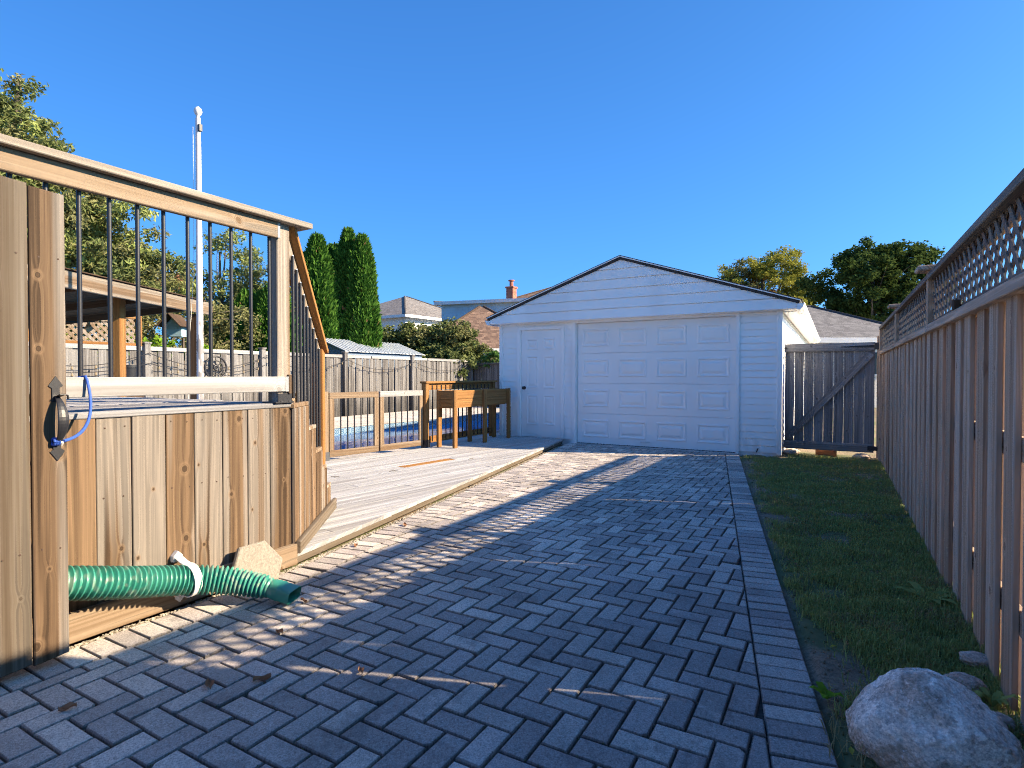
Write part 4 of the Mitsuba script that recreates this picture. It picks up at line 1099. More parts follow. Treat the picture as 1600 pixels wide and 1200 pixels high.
# ------------------------------------------------------------------ pergola roof left
pg = thing('pergola', 'open wooden pergola with sloping plank roof behind the railing', 'pergola')
A_, B_ = np.array([-6.62, 1.41]), np.array([-8.92, 5.70])
pd = unit(B_ - A_); pn = np.array([-pd[1], pd[0]])            # away from the drive
if pn[0] > 0: pn = -pn
P4 = lambda q, z: np.array([q[0], q[1], z])
obj('beam', MB().prism([[0, 2.205], [np.linalg.norm(B_ - A_) - .06, 2.205], [np.linalg.norm(B_ - A_), 2.25], [np.linalg.norm(B_ - A_), 2.36], [np.linalg.norm(B_ - A_) - .06, 2.40], [0, 2.40]], P4(A_ + pn * 0.04, 0), [pd[0], pd[1], 0], [0, 0, 1], 0.05, 8, 0.006, grain=0), 'wood', pg)
LB = np.linalg.norm(B_ - A_) - 0.25
for k in range(26):
    d0 = 0.05 + k * 0.16
    q0 = A_ + pn * (d0 + .075)
    zz = 2.385 - 0.018 * k
    obj('roof_plank', MB().bar(P4(q0, zz), P4(q0 + pd * LB, zz), 0.152, 0.022, [pn[0], pn[1], -0.112], 7), 'wood', pg)
for s in (0.25, 1.3, 2.4, 3.5, 4.5):
    q0 = A_ + pd * s
    obj('rafter', MB().bar(P4(q0 + pn * .06, 2.31), P4(q0 + pn * 4.2, 1.86), 0.10, 0.04, [0, 0, 1], 7), 'wood', pg)
obj('roof_edge', MB().bar(P4(A_ + pn * 0.02, 2.415), P4(A_ + pd * LB + pn * .02, 2.415), 0.12, 0.012, [pn[0], pn[1], 0], 7), 'wood', pg)
obj('back_beam', MB().bar(P4(A_ + pn * 4.2, 1.86), P4(A_ + pd * LB + pn * 4.2, 1.86), 0.18, 0.05, [0, 0, 1], 7), 'wood', pg)
for s, d, pal in ((4.58, 0.12, 7), (3.3, .432, 4), (1.2, 4.1, 4), (1.2, .12, 7)):
    q0 = A_ + pd * s + pn * d
    obj('post', MB().bar(P4(q0, -0.05), P4(q0, 2.2 if d < .4 else 2.3 if d < 1 else 1.8), 0.12, 0.12, [pd[0], pd[1], 0], pal, 0.006), 'wood', pg)
pbl = thing('pergola_lights', 'string of round bulbs hanging under the pergola roof', 'string lights')
pts = [P4(A_ + pd * (4.2 * t) + pn * (3.3 - 2.2 * t), 2.04 - 0.12 * math.sin(math.pi * t)) for t in np.linspace(0, 1, 13)]
obj('cord', MB().tube(pts, 0.008, 5), 'black_metal', pbl)
for q in pts[1::2]:
    obj('bulb', MB().lathe([[0, -0.15], [0.035, -0.13], [0.05, -0.09], [0.03, -0.05], [0.018, -0.03], [0.018, 0], [0, 0]], q, 10), 'bulb', pbl, smooth=50)

# ------------------------------------------------------------------ boulder, stones, weeds, fallen leaves
ico = trimesh.creation.icosphere(subdivisions=5)
v = ico.vertices.copy()
r = 1 + 0.34 * (meshkit.fbm(v * 1.3 + 3.1, 3, 5) - 0.5) + 0.15 * (meshkit.fbm(v * 4 + 7, 3, 2) - 0.5) + 0.07 * (meshkit.fbm(v * 14 + 7, 3, 2) - 0.5)
v *= r[:, None]
for nvec, lim in (((0.55, 0.1, 0.83), 0.86), ((-0.75, -0.3, 0.6), 0.88), ((0.8, -0.6, 0.1), 0.86)):
    nv = unit(nvec); dd_ = v @ nv
    v -= np.maximum(dd_ - lim, 0)[:, None] * nv * 0.75
v = v * [0.228, 0.20, 0.208]
cb, sb = math.cos(-0.42), math.sin(-0.42)
v = np.stack([v[:, 0] * cb - v[:, 1] * sb, v[:, 0] * sb + v[:, 1] * cb, v[:, 2]], 1) + [0.282, 2.24, 0.040]
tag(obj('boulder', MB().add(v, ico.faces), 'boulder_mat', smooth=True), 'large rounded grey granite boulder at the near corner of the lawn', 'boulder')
for (x, y, rr, lab) in ((0.45, 2.80, 0.055, 'flat grey stone half hidden in the grass behind the boulder'), (0.535, 3.06, 0.05, 'small grey stone at the fence base behind the boulder'),
                        (0.50, 2.55, 0.045, 'small bluish stone between the boulder and the fence'), (-0.60, 9.98, 0.10, 'brown stone under the side gate next to the garage'), (0.35, 9.85, 0.09, 'reddish stone under the side gate next to the fence post')):
    i2 = trimesh.creation.icosphere(subdivisions=3)
    vv = i2.vertices * (1 + 0.5 * (meshkit.fbm(i2.vertices * 1.8 + x * 9, 3) - .5))[:, None] * [rr * 1.3, rr, rr * 0.6] + [x, y, 0.01]
    tag(obj('stone', MB().add(vv, i2.faces), 'boulder_mat', smooth=True), lab, 'stone')
tp = thing('terracotta_pot', 'terracotta pot lying on its side under the side gate', 'pot')
prof = [[0, 0], [0.10, 0], [0.145, 0.24], [0.165, 0.24], [0.165, 0.29], [0.15, 0.29], [0.13, 0.25], [0.09, 0.02], [0, 0.02]]
tm = MB().lathe(prof, sides=24); vv = np.vstack(tm.v)
tm.v = [np.stack([vv[:, 2] - 0.26, vv[:, 0] + 10.12, vv[:, 1] + 0.02], 1)]
obj('pot', tm, 'terracotta', tp, smooth=40)

def leaf_quads(c, size, pal, up=0.4, fold=0.25, aspect=0.55, tone=None, down=0.0):
    n = len(c)
    nrm = rng.normal(0, 1, (n, 3)); nrm[:, 2] = np.abs(nrm[:, 2]) + up
    nrm /= np.linalg.norm(nrm, axis=1, keepdims=True)
    d = rng.normal(0, 1, (n, 3)); d[:, 2] -= down
    d -= nrm * (d * nrm).sum(1, keepdims=True); d /= np.linalg.norm(d, axis=1, keepdims=True) + 1e-9
    s = np.cross(nrm, d)
    L = (size * rng.uniform(0.65, 1.25, n))[:, None]
    a = c - d * L * 0.5; b = c + d * L * 0.5
    m = c - nrm * L * 0.0 + d * L * 0.03
    l, r_ = m - s * L * aspect / 2 + nrm * L * fold * .5, m + s * L * aspect / 2 + nrm * L * fold * .5
    v = np.stack([a, r_, b, l], 1).reshape(-1, 3)
    k = np.arange(n)[:, None] * 4
    f = np.concatenate([k + [0, 1, 2], k + [0, 2, 3]], 1).reshape(-1, 3)
    t = np.clip(rng.normal(.45, .22, n) if tone is None else tone + rng.normal(0, .15, n), 0, 1)
    p = np.broadcast_to(pal, (n,))
    return v, f, np.repeat(np.stack([p * 10 + rng.uniform(1, 8, n), t], 1), 4, 0)

def crown_clumps(lobes, per, rc, seed, inner=0.35, thr=0.0):
    """Clump centres inside a union of ellipsoids (centre, radii), thinned by noise so that gaps remain."""
    out = []
    for (c, rad) in lobes:
        c, rad = np.asarray(c, float), np.asarray(rad, float)
        n = max(3, int(per * rad[0] * rad[1] * rad[2] / rc ** 3))
        d = rng.normal(0, 1, (n, 3)); d /= np.linalg.norm(d, axis=1, keepdims=True)
        q = d * (inner + (1 - inner) * rng.uniform(0, 1, n)[:, None] ** 0.6)
        out.append(c + q * rad)
    p = np.vstack(out)
    keep = meshkit.fbm(p / (rc * 3.2), 3, seed) > thr
    return p[keep]

def foliage(cl, rc, per, size, pal, flat=0.75, **k):
    n = len(cl) * per
    base = np.repeat(cl, per, 0)
    d = rng.normal(0, 1, (n, 3)); d /= np.linalg.norm(d, axis=1, keepdims=True)
    p = base + d * (rc * rng.uniform(0.15, 1.05, n)[:, None]) * [1, 1, flat]
    tone = np.repeat(rng.uniform(.2, .75, len(cl)), per)
    pals = np.repeat(np.broadcast_to(pal, (len(cl),)), per)
    return leaf_quads(p, np.full(n, size), pals, tone=tone, **k)

def branches(base, top, r0, cl, nlimb, seed, droop=0.0):
    mb = MB()
    base, top = np.asarray(base, float), np.asarray(top, float)
    N = 9
    tr = np.array([base + (top - base) * t + np.array([math.sin(t * 5 + seed), math.cos(t * 4 + seed), 0]) * 0.05 * np.linalg.norm(top - base) * t * (1 - t) for t in np.linspace(0, 1, N)])
    mb.tube(tr, np.linspace(r0, r0 * 0.25, N), 9)
    lm = MB()
    for q in cl[rng.permutation(len(cl))[:nlimb]]:
        h = np.clip((q[2] - base[2]) / (top[2] - base[2]) * rng.uniform(.45, .8), .12, .95)
        a = tr[int(h * (N - 1))]
        mid = (a + q) / 2 + np.array([0, 0, 0.12 * np.linalg.norm(q - a)]) + rng.normal(0, .05, 3) * np.linalg.norm(q - a)
        path = np.array([a * (1 - t) ** 2 + 2 * t * (1 - t) * mid + q * t * t for t in np.linspace(0, 1, 6)])
        rr = r0 * (1 - h) * 0.55 + 0.008
        lm.tube(path, np.linspace(rr, 0.006, 6), 6)
    return mb, lm

def tree(name, label, base, top, r0, lobes, rc, per_clump, dens, size, pal, nlimb=40, thr=0.38, seed=1, cat='tree', group=None, inner=0.35, **k):
    t = thing(name, label, cat, group)
    cl = crown_clumps(lobes, dens, rc, seed, inner, thr)
    tr, lm = branches(base, top, r0, cl, nlimb, seed)
    obj('trunk', tr, 'bark', t, smooth=60)
    obj('limbs', lm, 'bark', t, smooth=60)
    pl_ = pal(cl) if callable(pal) else pal
    obj('crown', MB().add(*foliage(cl, rc, per_clump, size, pl_, **k)), 'leaf', t)
    return t
def at(u, dist, z=0.0):
    """Ground point at a bearing given in pixels right of the view axis, dist metres away."""
    az = -YAW + math.atan((u - 800) / 887)
    return np.array([dist * math.sin(az), dist * math.cos(az), z])

# dark maple at the right
c = at(1360, 36); X = np.array([math.cos(YAW), math.sin(YAW), 0]); Yv = np.array([-math.sin(YAW), math.cos(YAW), 0])
def lob(c, dx, dy, z, rx, ry, rz): return (c + X * dx + Yv * dy + np.array([0, 0, z]), (rx, ry, rz))
tree('maple_tree', 'broad dark green maple behind the grey roofed house at right', c, c + [0, 0, 7.6], 0.34,
     [lob(c, 0, 0, 6.0, 3.0, 3.0, 2.2), lob(c, -2.1, -.5, 5.5, 2.0, 2.0, 1.9), lob(c, 1.9, 0, 6.3, 2.1, 2.0, 2.2), lob(c, 0.6, .6, 7.3, 2.2, 2.0, 1.4), lob(c, -2.4, -1, 4.0, 1.4, 1.4, 1.2), lob(c, 1.8, -1, 4.4, 1.9, 1.5, 1.3), lob(c, -.4, -1.4, 4.3, 1.9, 1.4, 1.3), lob(c, 2.9, 0, 7.6, 0.8, .8, .8)],
     0.42, 110, 0.75, 0.17, 0, nlimb=60, thr=0.44, seed=3, aspect=0.8)
c = at(1190, 44)
tree('autumn_tree', 'yellow green tree with an orange patch turning to autumn beyond the garage', c, c + [0, 0, 9.0], 0.28,
     [lob(c, 1.1, 0, 8.2, 2.0, 1.9, 2.2), lob(c, -1.4, 0, 7.6, 1.9, 1.8, 1.9), lob(c, 2.3, 0, 6.5, 1.6, 1.7, 1.6), lob(c, -2.4, 0, 6.4, 1.3, 1.4, 1.2), lob(c, 0.0, -.5, 6.8, 2.5, 1.5, 1.8)],
     0.40, 70, 1.7, 0.18, lambda cl: np.where((cl[:, 2] < 8.0) & ((cl - c) @ X < 0.2) & ((cl - c) @ X > -1.6) & (rng.uniform(0, 1, len(cl)) < .45), 6, np.where(((cl - c) @ X < -0.8) & (rng.uniform(0, 1, len(cl)) < .6), 4, 1)), nlimb=60, thr=0.42, seed=5)
c = at(1262, 40)
tree('small_yellow_tree', 'small yellow tree showing between garage gutter and dark maple', c, c + [0, 0, 5.0], 0.12,
     [lob(c, 0, 0, 4.9, 0.9, .9, 1.1), lob(c, .3, 0, 3.8, .8, .8, .9)], 0.35, 60, 0.5, 0.14, 1, nlimb=14, thr=0.3, seed=8)
# cedars
def cedar(label, u, dist, h, r, seed, pal=2):
    b = at(u, dist)
    t = thing('cedar_tree', label, 'cedar', None)
    obj('trunk', MB().tube([b, b + [0, 0, h * .9]], [0.14, 0.03], 8), 'bark', t, smooth=60)
    vs_, fs_, us_, off = [], [], [], 0
    spires = [(0, 0, h, r, 13000)]
    for q_ in range(5):
        an, d_ = q_ * 1.257 + seed, r * rng.uniform(.35, .55)
        spires.append((d_ * math.cos(an), d_ * math.sin(an), h * rng.uniform(.78, .96), r * rng.uniform(.42, .6), 4200))
    for sx, sy, h_, r_, n in spires:
        z = h_ * rng.uniform(0.03, 1, n) ** 0.9
        prof = np.clip(1 - (z / h_) ** 2.1, 0, 1) ** 0.62 + 0.02
        a = rng.uniform(0, 2 * np.pi, n)
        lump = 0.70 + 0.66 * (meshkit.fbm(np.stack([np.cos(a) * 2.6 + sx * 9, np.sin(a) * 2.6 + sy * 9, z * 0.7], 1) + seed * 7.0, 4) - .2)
        rr = r_ * prof * lump * (1 - 0.30 * rng.uniform(0, 1, n) ** 2)
        p = b + np.stack([sx + rr * np.cos(a), sy + rr * np.sin(a), z], 1)
        out = np.stack([np.cos(a), np.sin(a), a * 0 + 1.3], 1) + rng.normal(0, .38, (n, 3))
        out /= np.linalg.norm(out, axis=1, keepdims=True)
        s = np.cross(out, rng.normal(0, 1, (n, 3))); s /= np.linalg.norm(s, axis=1, keepdims=True)
        L = (0.15 * rng.uniform(.5, 1.7, n))[:, None]
        vs_.append(np.stack([p - out * L * .4, p + s * L * .27, p + out * L * .9, p - s * L * .27], 1).reshape(-1, 3))
        k = np.arange(n)[:, None] * 4 + off; off += 4 * n
        fs_.append(np.concatenate([k + [0, 1, 2], k + [0, 2, 3]], 1).reshape(-1, 3))
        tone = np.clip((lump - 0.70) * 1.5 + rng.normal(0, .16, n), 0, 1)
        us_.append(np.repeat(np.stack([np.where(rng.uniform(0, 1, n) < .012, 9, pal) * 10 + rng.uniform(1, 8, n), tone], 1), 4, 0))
    v, f = np.vstack(vs_), np.vstack(fs_)
    core = MB().lathe([[0.01, h * .95]] + [[r * 0.55 * math.sqrt(max(0, 1 - t ** 2.6)), h * t] for t in np.linspace(.93, 0.03, 12)], b, 12)
    obj('inner_branches', core, 'bark', t)
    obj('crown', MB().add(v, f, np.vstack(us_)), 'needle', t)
cedar('dark columnar cedar half hidden behind the stair railing', 497, 21.0, 6.05, 0.86, 1)
cedar('tallest columnar cedar, middle of the three beside the metal shed roof', 545, 21.5, 6.45, 0.76, 2)
cedar('rightmost columnar cedar of the three beside the metal shed roof', 567, 21.0, 6.15, 0.66, 3)
cedar('shaded cedar in the gap between the two rear cedar columns', 522, 22.6, 6.1, 0.95, 4)
cedar('dark broad cedar behind the railing post, left of the stairs', 428, 20.0, 4.1, 0.9, 5)
cedar('dark cedar left of the railing post behind the balusters', 388, 20.5, 3.9, 0.8, 6)
cedar('short dark cedar furthest left of the cedar row', 352, 21.0, 3.3, 0.75, 7)
# trees behind the pergola and railing
c = at(345, 26)
tree('leafy_tree', 'airy light green tree behind the white flagpole', c, c + [0, 0, 6.2], 0.14,
     [lob(c, 0, 0, 4.6, 1.7, 1.5, 2.1), lob(c, 2.1, 0.3, 5.0, 1.5, 1.5, 1.7), lob(c, -1.1, 0, 4.4, 1.2, 1.2, 1.9), lob(c, 3.3, 0.5, 4.8, 1.2, 1.2, 1.6), lob(c, 1.0, 0, 3.4, 2.2, 1.5, 1.6), lob(c, .4, 0, 6.0, 1.3, 1.2, 1.1)],
     0.36, 44, 1.1, 0.15, lambda cl: np.where(rng.uniform(0, 1, len(cl)) < .7, 3, 7), nlimb=60, thr=0.40, seed=11)
c = at(35, 16.5)
tree('weeping_tree', 'big leafy tree with drooping pale green leaves at upper left', c, c + [0, 0, 7.6], 0.24,
     [lob(c, -0.25, 0, 7.5, 0.45, .5, 0.85), lob(c, -0.5, 0, 6.5, .85, .9, 0.9), lob(c, 0.45, -.2, 6.0, .75, .8, .75), lob(c, -1.2, 0, 5.8, 1.6, 1.5, 1.3), lob(c, 0.75, 0, 5.0, 1.25, 1.3, 1.1), lob(c, -1, 0, 4.2, 2.2, 1.6, 1.4), lob(c, 1.7, -.2, 4.1, 1.2, 1.1, 1.0), lob(c, 1.2, 0, 3.5, 1.8, 1.4, 1.0), lob(c, 2.75, -.3, 4.55, 0.55, .5, .4), lob(c, 2.7, 0, 3.4, 0.9, 1, .7)],
     0.26, 60, 1.9, 0.13, lambda cl: np.where(rng.uniform(0, 1, len(cl)) < .0, 6, np.where(rng.uniform(0, 1, len(cl)) < .35, 4, np.where(rng.uniform(0, 1, len(cl)) < .3, 7, 3))), nlimb=70, thr=0.36, seed=13, down=1.2, aspect=.42)
c = at(215, 23)
tree('reddish_tree', 'tree with reddish brown autumn tips above the pergola roof', c, c + [0, 0, 4.6], 0.12,
     [lob(c, 0, 0, 4.4, 1.2, 1.2, 1.0), lob(c, 1.0, 0, 3.7, 1.1, 1.1, .9), lob(c, -1.2, 0, 4.0, 1.3, 1, 1.0)], 0.32, 55, 1.2, 0.14, lambda cl: np.where(rng.uniform(0, 1, len(cl)) < .4, 9, 3), nlimb=30, thr=0.36, seed=14, down=.6)
# bush hanging over the fence, vine, small plants
c = at(668, 24.5)
tree('viburnum_bush', 'large rounded olive green bush leaning over the back fence', c, c + [0, 0, 2.6], 0.10,
     [lob(c, -1.6, 0, 2.1, 1.3, 1.2, 1.15), lob(c, -0.2, -.2, 2.3, 1.4, 1.2, 1.2), lob(c, 1.1, -.3, 2.35, 1.3, 1.2, 1.15), lob(c, 2.1, -.2, 1.8, 0.9, 1, .9), lob(c, -2.3, 0, 1.6, .9, 1, .8), lob(c, .5, -.8, 1.6, 1.8, .9, .9)],
     0.26, 70, 1.7, 0.13, lambda cl: np.where((cl[:, 2] > 2.3) & (rng.uniform(0, 1, len(cl)) < .5), 4, 3), nlimb=50, thr=0.36, seed=17, cat='bush', aspect=.7)
c = at(768, 23.0)
tree('vine_plant', 'bright green leafy vine on the fence beside the garage', c, c + [0, 0, 2.0], 0.04,
     [lob(c, 0, 0, 1.85, 0.55, .4, .28), lob(c, .35, 0, 2.0, .4, .4, .28)], 0.16, 26, 0.6, 0.15, 10, nlimb=12, thr=0.2, seed=19, cat='vine', aspect=.8)
c = np.array([-13.7, 7.5, 0])
tree('hedge', 'bright yellow green hedge showing above the fence under the pergola', c, c + [0, 0, 1.6], 0.04,
     [(c + [0, d_, 1.75], (0.5, 0.6, 0.36)) for d_ in (-0.7, 0, 0.7)], 0.16, 40, 0.6, 0.12, 5, nlimb=14, thr=0.2, seed=21, cat='hedge', aspect=.7)
c = np.array([-14.6, 4.6, 0])
tree('shrub', 'dense dark green shrubs behind the pale orange lattice panel', c, c + [0, 0, 2.4], .06, [(c + [0, d_, 2.0], (0.7, 0.9, 1.0)) for d_ in (-2.2, -1.1, 0, 1.1, 1.8)], .26, 60, 1.2, .12, 7, nlimb=14, thr=.2, seed=29, cat='shrub')
c = np.array([-15.6, 8.6, 0])
tree('bush', 'olive green bush behind the small bird house', c, c + [0, 0, 3.0], .06, [(c + [0, d_, 2.3], (0.8, 0.9, 1.2)) for d_ in (-1.0, 0, 1.0, 2.0)], .28, 50, 1.0, .12, 4, nlimb=20, thr=.3, seed=31, cat='bush')
c = at(395, 25)
tree('shrub', 'dark shrub under the cedars behind the wheel ornament', c + [-1.5, 0, 0], c + [-1.5, 0, 2.2], .06, [lob(c, -2.2, -1, 2.0, 1.6, .9, 1.0), lob(c, -.6, -1, 2.2, 1.2, .9, 1.1)], .3, 44, .6, .12, 7, nlimb=14, thr=.3, seed=23, cat='shrub')

def rosette(name, label, x, y, n, L, w, pal, cat='weed', up=0.5, z=0.0):
    mb = MB()
    for k in range(n):
        a = k * 2.4 + rng.uniform(-.3, .3); l = L * rng.uniform(.6, 1.1)
        d = np.array([math.cos(a), math.sin(a), 0]); s = np.array([-d[1], d[0], 0])
        pts = [np.array([x, y, z + .005]) + d * l * t + np.array([0, 0, up * l * math.sin(t * 2.2)]) for t in (0, .35, .7, 1)]
        ws = [w * .2, w, w * .9, 0.001]
        v = np.array([q for p_, ww in zip(pts, ws) for q in (p_ - s * ww / 2, p_ + s * ww / 2)])
        mb.add(v, [[0, 1, 3, 2], [2, 3, 5, 4], [4, 5, 7, 6]], np.tile([pal * 10 + rng.uniform(1, 8), rng.uniform(.2, .9)], (8, 1)))
    tag(obj(name, mb, 'leaf'), label, cat)
rosette('weed', 'broad leaved weed lying against the fence midway along the lawn', 0.44, 3.75, 7, 0.17, 0.045, 7, up=.3)
rosette('weed', 'small yellow green weed beside the paver edge left of the boulder', -0.02, 2.42, 7, 0.06, 0.03, 5, up=.6)
rosette('weed', 'leafy weed growing in front of the boulder at the right edge', 0.53, 2.14, 9, 0.07, 0.025, 7, up=.8)
rosette('weed', 'green tuft between the boulder and the fence', 0.51, 2.66, 14, 0.08, 0.02, 7, up=.8)
n = 60
v, f, uv = blades(rng.uniform(-.02, .16, n), rng.uniform(2.05, 2.32, n), np.full(n, -.02), rng.uniform(.05, .14, n), np.full(n, .004), np.full(n, 8), 0.98)
tag(obj('dry_grass', MB().add(v, f, uv), 'grass_mat'), 'dry straw coloured grass beside the boulder', 'grass', kind='stuff')
leaf_lab = ['curled brown leaf in the lattice shadow near the hose spout', 'brown leaf on the pavers below the hose, larger of the two', 'brown leaf on the pavers nearest the gate', 'small brown leaf at the bright light streak', 'reddish leaf at the mouth of the hose', 'tiny brown leaf beside the gate base', 'small brown leaf on the sunlit pavers along the deck', 'small brown leaf in the gravel beside the deck']
for (u2, lab) in zip([(-2.27, 1.77), (-1.98, 1.46), (-2.12, 1.33), (-1.68, 1.70), (-2.47, 2.08), (-2.42, 0.98), (-3.02, 3.55), (-2.96, 2.95)], leaf_lab):
    q = np.array([u2[0], u2[1], 0.006]); a = rng.uniform(0, 6.28); sz = rng.uniform(.022, .036)
    g_ = np.linspace(-1, 1, 7)
    P_ = []
    for tt in g_:
        wv = (1 - tt * tt) ** .6 * .42
        for ss in (-1, -.5, 0, .5, 1):
            X_, Y_ = tt * sz, ss * wv * sz * 1.1
            P_.append(q + [X_ * math.cos(a) - Y_ * math.sin(a), X_ * math.sin(a) + Y_ * math.cos(a), 0.006 * (ss * ss) * 2 + .006 * math.sin(tt * 3 + ss)])
    F_ = [[i * 5 + j, (i + 1) * 5 + j, (i + 1) * 5 + j + 1, i * 5 + j + 1] for i in range(6) for j in range(4)]
    tag(obj('fallen_leaf', MB().add(P_, F_, np.tile([95.0, rng.uniform(.3, .9)], (35, 1))), 'leaf'), lab, 'leaf', 'fallen leaves on the pavers')
for (x, y, a, l, lab) in ((-4.62, 5.15, .5, .10, 'dark twig on the deck near the pool gate'), (-4.35, 6.45, .1, .07, 'dark twig on the deck beyond the replacement plank'), (-4.95, 4.55, 1.0, .11, 'small forked twig on the deck before the pool gates')):
    m = MB().tube([[x, y, .074], [x + .5 * l * math.sin(a), y + .5 * l * math.cos(a), .080], [x + l * math.sin(a + .2), y + l * math.cos(a + .2), .074]], .0035, 5)
    m.tube([[x + .5 * l * math.sin(a), y + .5 * l * math.cos(a), .080], [x + .8 * l * math.sin(a + .7), y + .8 * l * math.cos(a + .7), .076]], .002, 5)
    tag(obj('twig', m, 'bark'), lab, 'twig', 'twigs on the low deck')

# ------------------------------------------------------------------ neighbouring houses and shed
def pbox(mb, O, ex, ey, x0, x1, y0, y1, z0, z1, pal):
    mb.prism([[x0, y0], [x1, y0], [x1, y1], [x0, y1]], [O[0], O[1], z0], [ex[0], ex[1], 0], [ey[0], ey[1], 0], z1 - z0, pal, 0, shift=0)
    return mb
def house(label, O, ang, w, d, zw, zr, ov, pal, roof, windows=(), ridge=None, name='house', fas=0):
    """Hip roofed house: front-left corner O, front along ang, w wide, d deep; ridge (x0, x1) along the front direction."""
    t = thing(name, label, 'house')
    ex = np.array([math.cos(ang), math.sin(ang)]); ey = np.array([-ex[1], ex[0]])
    W3 = lambda x, y, z: np.array([O[0] + ex[0] * x + ey[0] * y, O[1] + ex[1] * x + ey[1] * y, z])
    obj('wall', pbox(MB(), O, ex, ey, 0, w, 0, d, -0.1, zw, pal), 'house_paint', t)
    r0, r1 = ridge or (d / 2, w - d / 2)
    c = [W3(-ov, -ov, zw), W3(w + ov, -ov, zw), W3(w + ov, d + ov, zw), W3(-ov, d + ov, zw)]
    a, b = W3(r0, d / 2, zr), W3(r1, d / 2, zr)
    mb = MB()
    for q in ([c[0], c[1], b, a], [c[1], c[2], b], [c[2], c[3], a, b], [c[3], c[0], a]):
        e = unit(q[1] - q[0]); nr = unit(np.cross(e, q[-1] - q[0])); up_ = np.cross(nr, e)
        mb.face([p_ + [0, 0, .05] for p_ in q], [(roof * 200 + 100 + (p_ - q[0]) @ e, 20 + (p_ - q[0]) @ up_) for p_ in q])
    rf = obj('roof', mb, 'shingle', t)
    cp = MB()
    for p_, q_ in ((c[0], a), (c[1], b), (a, b)):
        if np.linalg.norm(q_ - p_) > .3:
            cp.tube([p_ + [0, 0, .06], q_ + [0, 0, .06]], 0.07, 6)
    cp.uv = [u_ * 0 + [roof * 200 + 100, 20.1] for u_ in cp.uv]
    obj('ridge_cap', cp, 'shingle', rf)
    fm = MB()
    for x0, x1, y0, y1 in ((-ov, w + ov, -ov - .02, -ov + .02), (-ov, w + ov, d + ov - .02, d + ov + .02), (-ov - .02, -ov + .02, -ov, d + ov), (w + ov - .02, w + ov + .02, -ov, d + ov)):
        pbox(fm, O, ex, ey, x0, x1, y0, y1, zw - .14, zw + .06, fas)
    pbox(fm, O, ex, ey, -ov + .03, w + ov - .03, -ov + .03, d + ov - .03, zw - .10, zw - .06, fas)
    obj('eaves', fm, 'house_paint', t)
    for (side, x, z, ww, hh) in windows:
        y = {'f': -0.02, 'l': 0, 'r': 0}[side]
        if side == 'f':
            f_ = obj('window', pbox(MB(), O, ex, ey, x, x + ww, -0.05, 0.02, z, z + hh, 0), 'house_paint', t)
            obj('pane', pbox(MB(), O, ex, ey, x + .07, x + ww - .07, -0.06, -0.045, z + .07, z + hh - .07, 5), 'house_paint', f_)
        else:
            xx_ = w if side == 'r' else 0
            f_ = obj('window', pbox(MB(), O, ex, ey, xx_ - .05, xx_ + .05, x, x + ww, z, z + hh, 0), 'house_paint', t)
            obj('pane', pbox(MB(), O, ex, ey, xx_ - .06, xx_ + .06, x + .07, x + ww - .07, z + .07, z + hh - .07, 5), 'house_paint', f_)
    return t, W3, ex, ey
# white two-storey house with grey hip roof: its near corner is seen at 632 px
cn = at(634, 42.0)[:2]
hw, W3, ex, ey = house('white two storey house with grey brown hip roof beside the cedars', cn, math.radians(85.3), 9.0, 9.0, 5.55, 7.75, .5, 0, 0, windows=(('f', 1.6, 3.75, 1.0, 1.1), ('f', 4.6, 3.75, 1.0, 1.1), ('l', 3.0, 3.75, 1.0, 1.1)), ridge=(4.4, 4.6))
for k, (x, y) in enumerate(((3.0, 4.2), (2.6, 5.6), (4.6, 2.6))):
    zz = 6.95 if k < 1 else 6.75
    obj('roof_vent', pbox(MB(), W3(0, 0, 0)[:2], ex, ey, x, x + .35, y, y + .35, zz - .2, zz + .12, 3), 'house_paint', hw)
# light blue house: flat-fronted two-storey block with a hip roof behind and a brick chimney
O2 = at(690, 36.0)[:2]
a2 = math.radians(12)
hb2, W3, ex, ey = house('light blue two storey house with brick chimney behind the garage', O2, a2, 7.5, 7.0, 5.75, 5.95, .35, 1, 0, ridge=(2.0, 5.5))
O3 = at(800, 37.0)[:2] + np.array([0.2, 0.3])
hb3, W3b, ex3, ey3 = house('brown roofed house rising above the left slope of the garage', O3, a2, 8.0, 8.0, 6.05, 8.0, .45, 2, 1, ridge=(3.9, 6.0))
cx, cy = W3(4.1, 1.6, 0)[:2]
ch = obj('chimney', MB().box([cx - .25, cy - .25, 5.5], [cx + .25, cy + .25, 6.72], ch=.02), 'brick', hb2)
obj('chimney_cap', MB().box([cx - .3, cy - .3, 6.721], [cx + .3, cy + .3, 6.82], ch=.02).lathe([[0.12, 0], [0.12, .35], [0.2, .36], [.2, .42], [0, .45]], [cx, cy, 6.821], 10), 'brick', ch)
# low garage with brown hip roof
O4 = at(760, 29.5)[:2]
a4 = math.radians(40)
e4 = np.array([math.cos(a4), math.sin(a4)])
house('low brown shingled hip roof building with pale blue wall behind the bush', O4 - e4 * 3.3 , a4, 7.0, 7.0, 2.55, 5.15, .35, 1, 1, ridge=(3.4, 3.6), name='outbuilding')
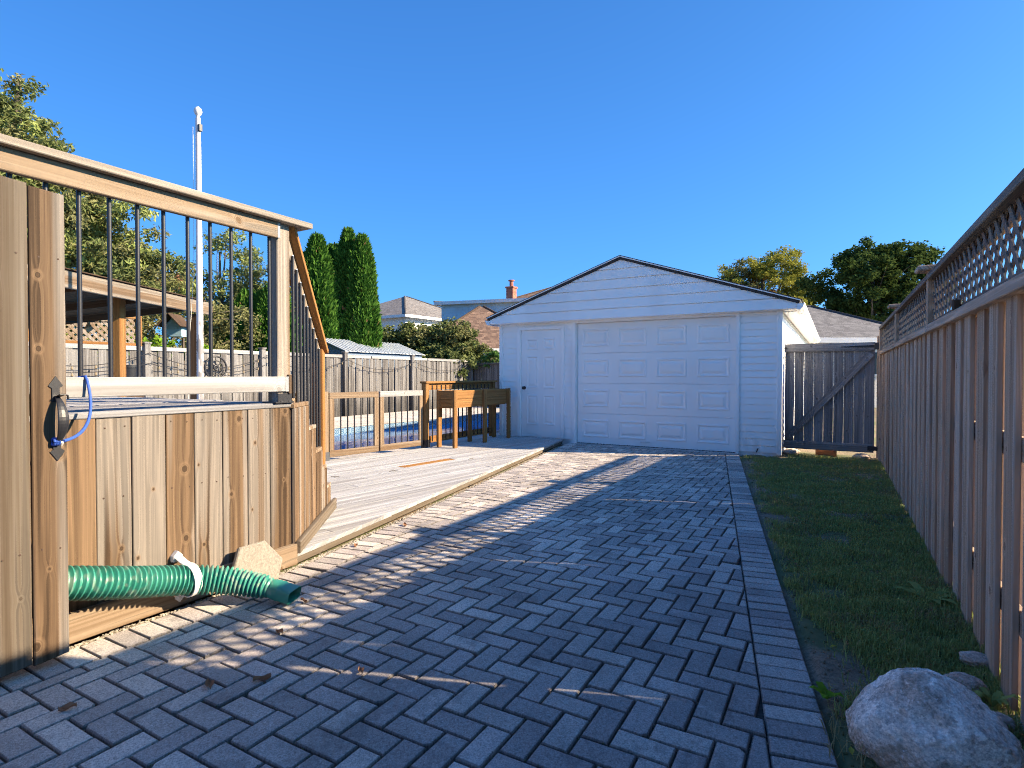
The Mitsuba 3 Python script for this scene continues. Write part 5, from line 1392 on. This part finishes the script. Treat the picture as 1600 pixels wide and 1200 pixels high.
# grey roofed bungalow at the right
O5 = at(1282, 25.5)[:2]
a5 = math.radians(30.5)
house('bungalow with grey hip roof and cream wall behind the side gate', O5 - np.array([math.cos(a5), math.sin(a5)]) * 5.2, a5, 9.2, 7.0, 2.62, 4.3, .45, 2, 2, windows=(('f', 6.6, 1.2, 1.1, 1.0), ('f', 8.1, 1.2, .8, 1.0)), ridge=(3.4, 6.7))
# metal shed behind the fence
sh = thing('metal_shed', 'metal garden shed with ribbed pale roof behind the back fence', 'shed')
so = np.array([-15.95, 13.1, 0])
obj('wall', MB().box([-15.9, 13.15, 0], [-13.6, 17.0, 2.0], 6, ch=0), 'house_paint', sh)
obj('gable', MB().prism([[-15.9, 2.0], [-13.6, 2.0], [-14.75, 2.40]], [0, 13.19, 0], [1, 0, 0], [0, 0, 1], .03, 6, 0, shift=0), 'house_paint', sh)
for sgn, xe in ((1, -13.5), (-1, -16.0)):
    mb = MB(); xr = -14.75
    for k in range(22):
        y0 = 13.05 + k * .185
        p4 = [(xe, y0, 1.98), (xr, y0, 2.43), (xr, y0 + .18, 2.43), (xe, y0 + .18, 1.98)]
        lift = [0, 0, 0]
        mb.face([list(q) for q in p4], [(900.0, .1)] * 4)
        mb.tube([[xe, y0, 2.0], [xr, y0, 2.45]], .022, 6)
    mb.uv = [u_ * 0 + [900.0, .1] for u_ in mb.uv]
    obj('roof_sheet', mb, 'house_paint', sh)
# bird house on a pole behind the fence
bh = thing('bird_house', 'small blue grey bird house with dark roof above the hedge', 'bird house')
q = at(287, 17.2)
obj('pole', MB().tube([q, q + [0, 0, 2.2]], .03, 8), 'bark', bh)
obj('box', MB().prism([[-.2, 2.2], [.2, 2.2], [.2, 2.5], [0, 2.72], [-.2, 2.5]], q + [0.15, -.1, 0], unit([0.87, 0.5, 0]), [0, 0, 1], .4, 1, 0.005, shift=0), 'house_paint', bh)
for s in (-1, 1):
    obj('roof', MB().bar(q + X * 0 + np.array([.15 , -.1, 2.76]) + np.array([.2, -.33, 0]), q + np.array([.15, -.1, 2.76]) + np.array([.2, -.33, 0]) + unit([0.87, .5, 0]) * s * .30 + np.array([0, 0, -.32]), .55, .02, [.5, -.87, 0], 7, 0), 'wood', bh)
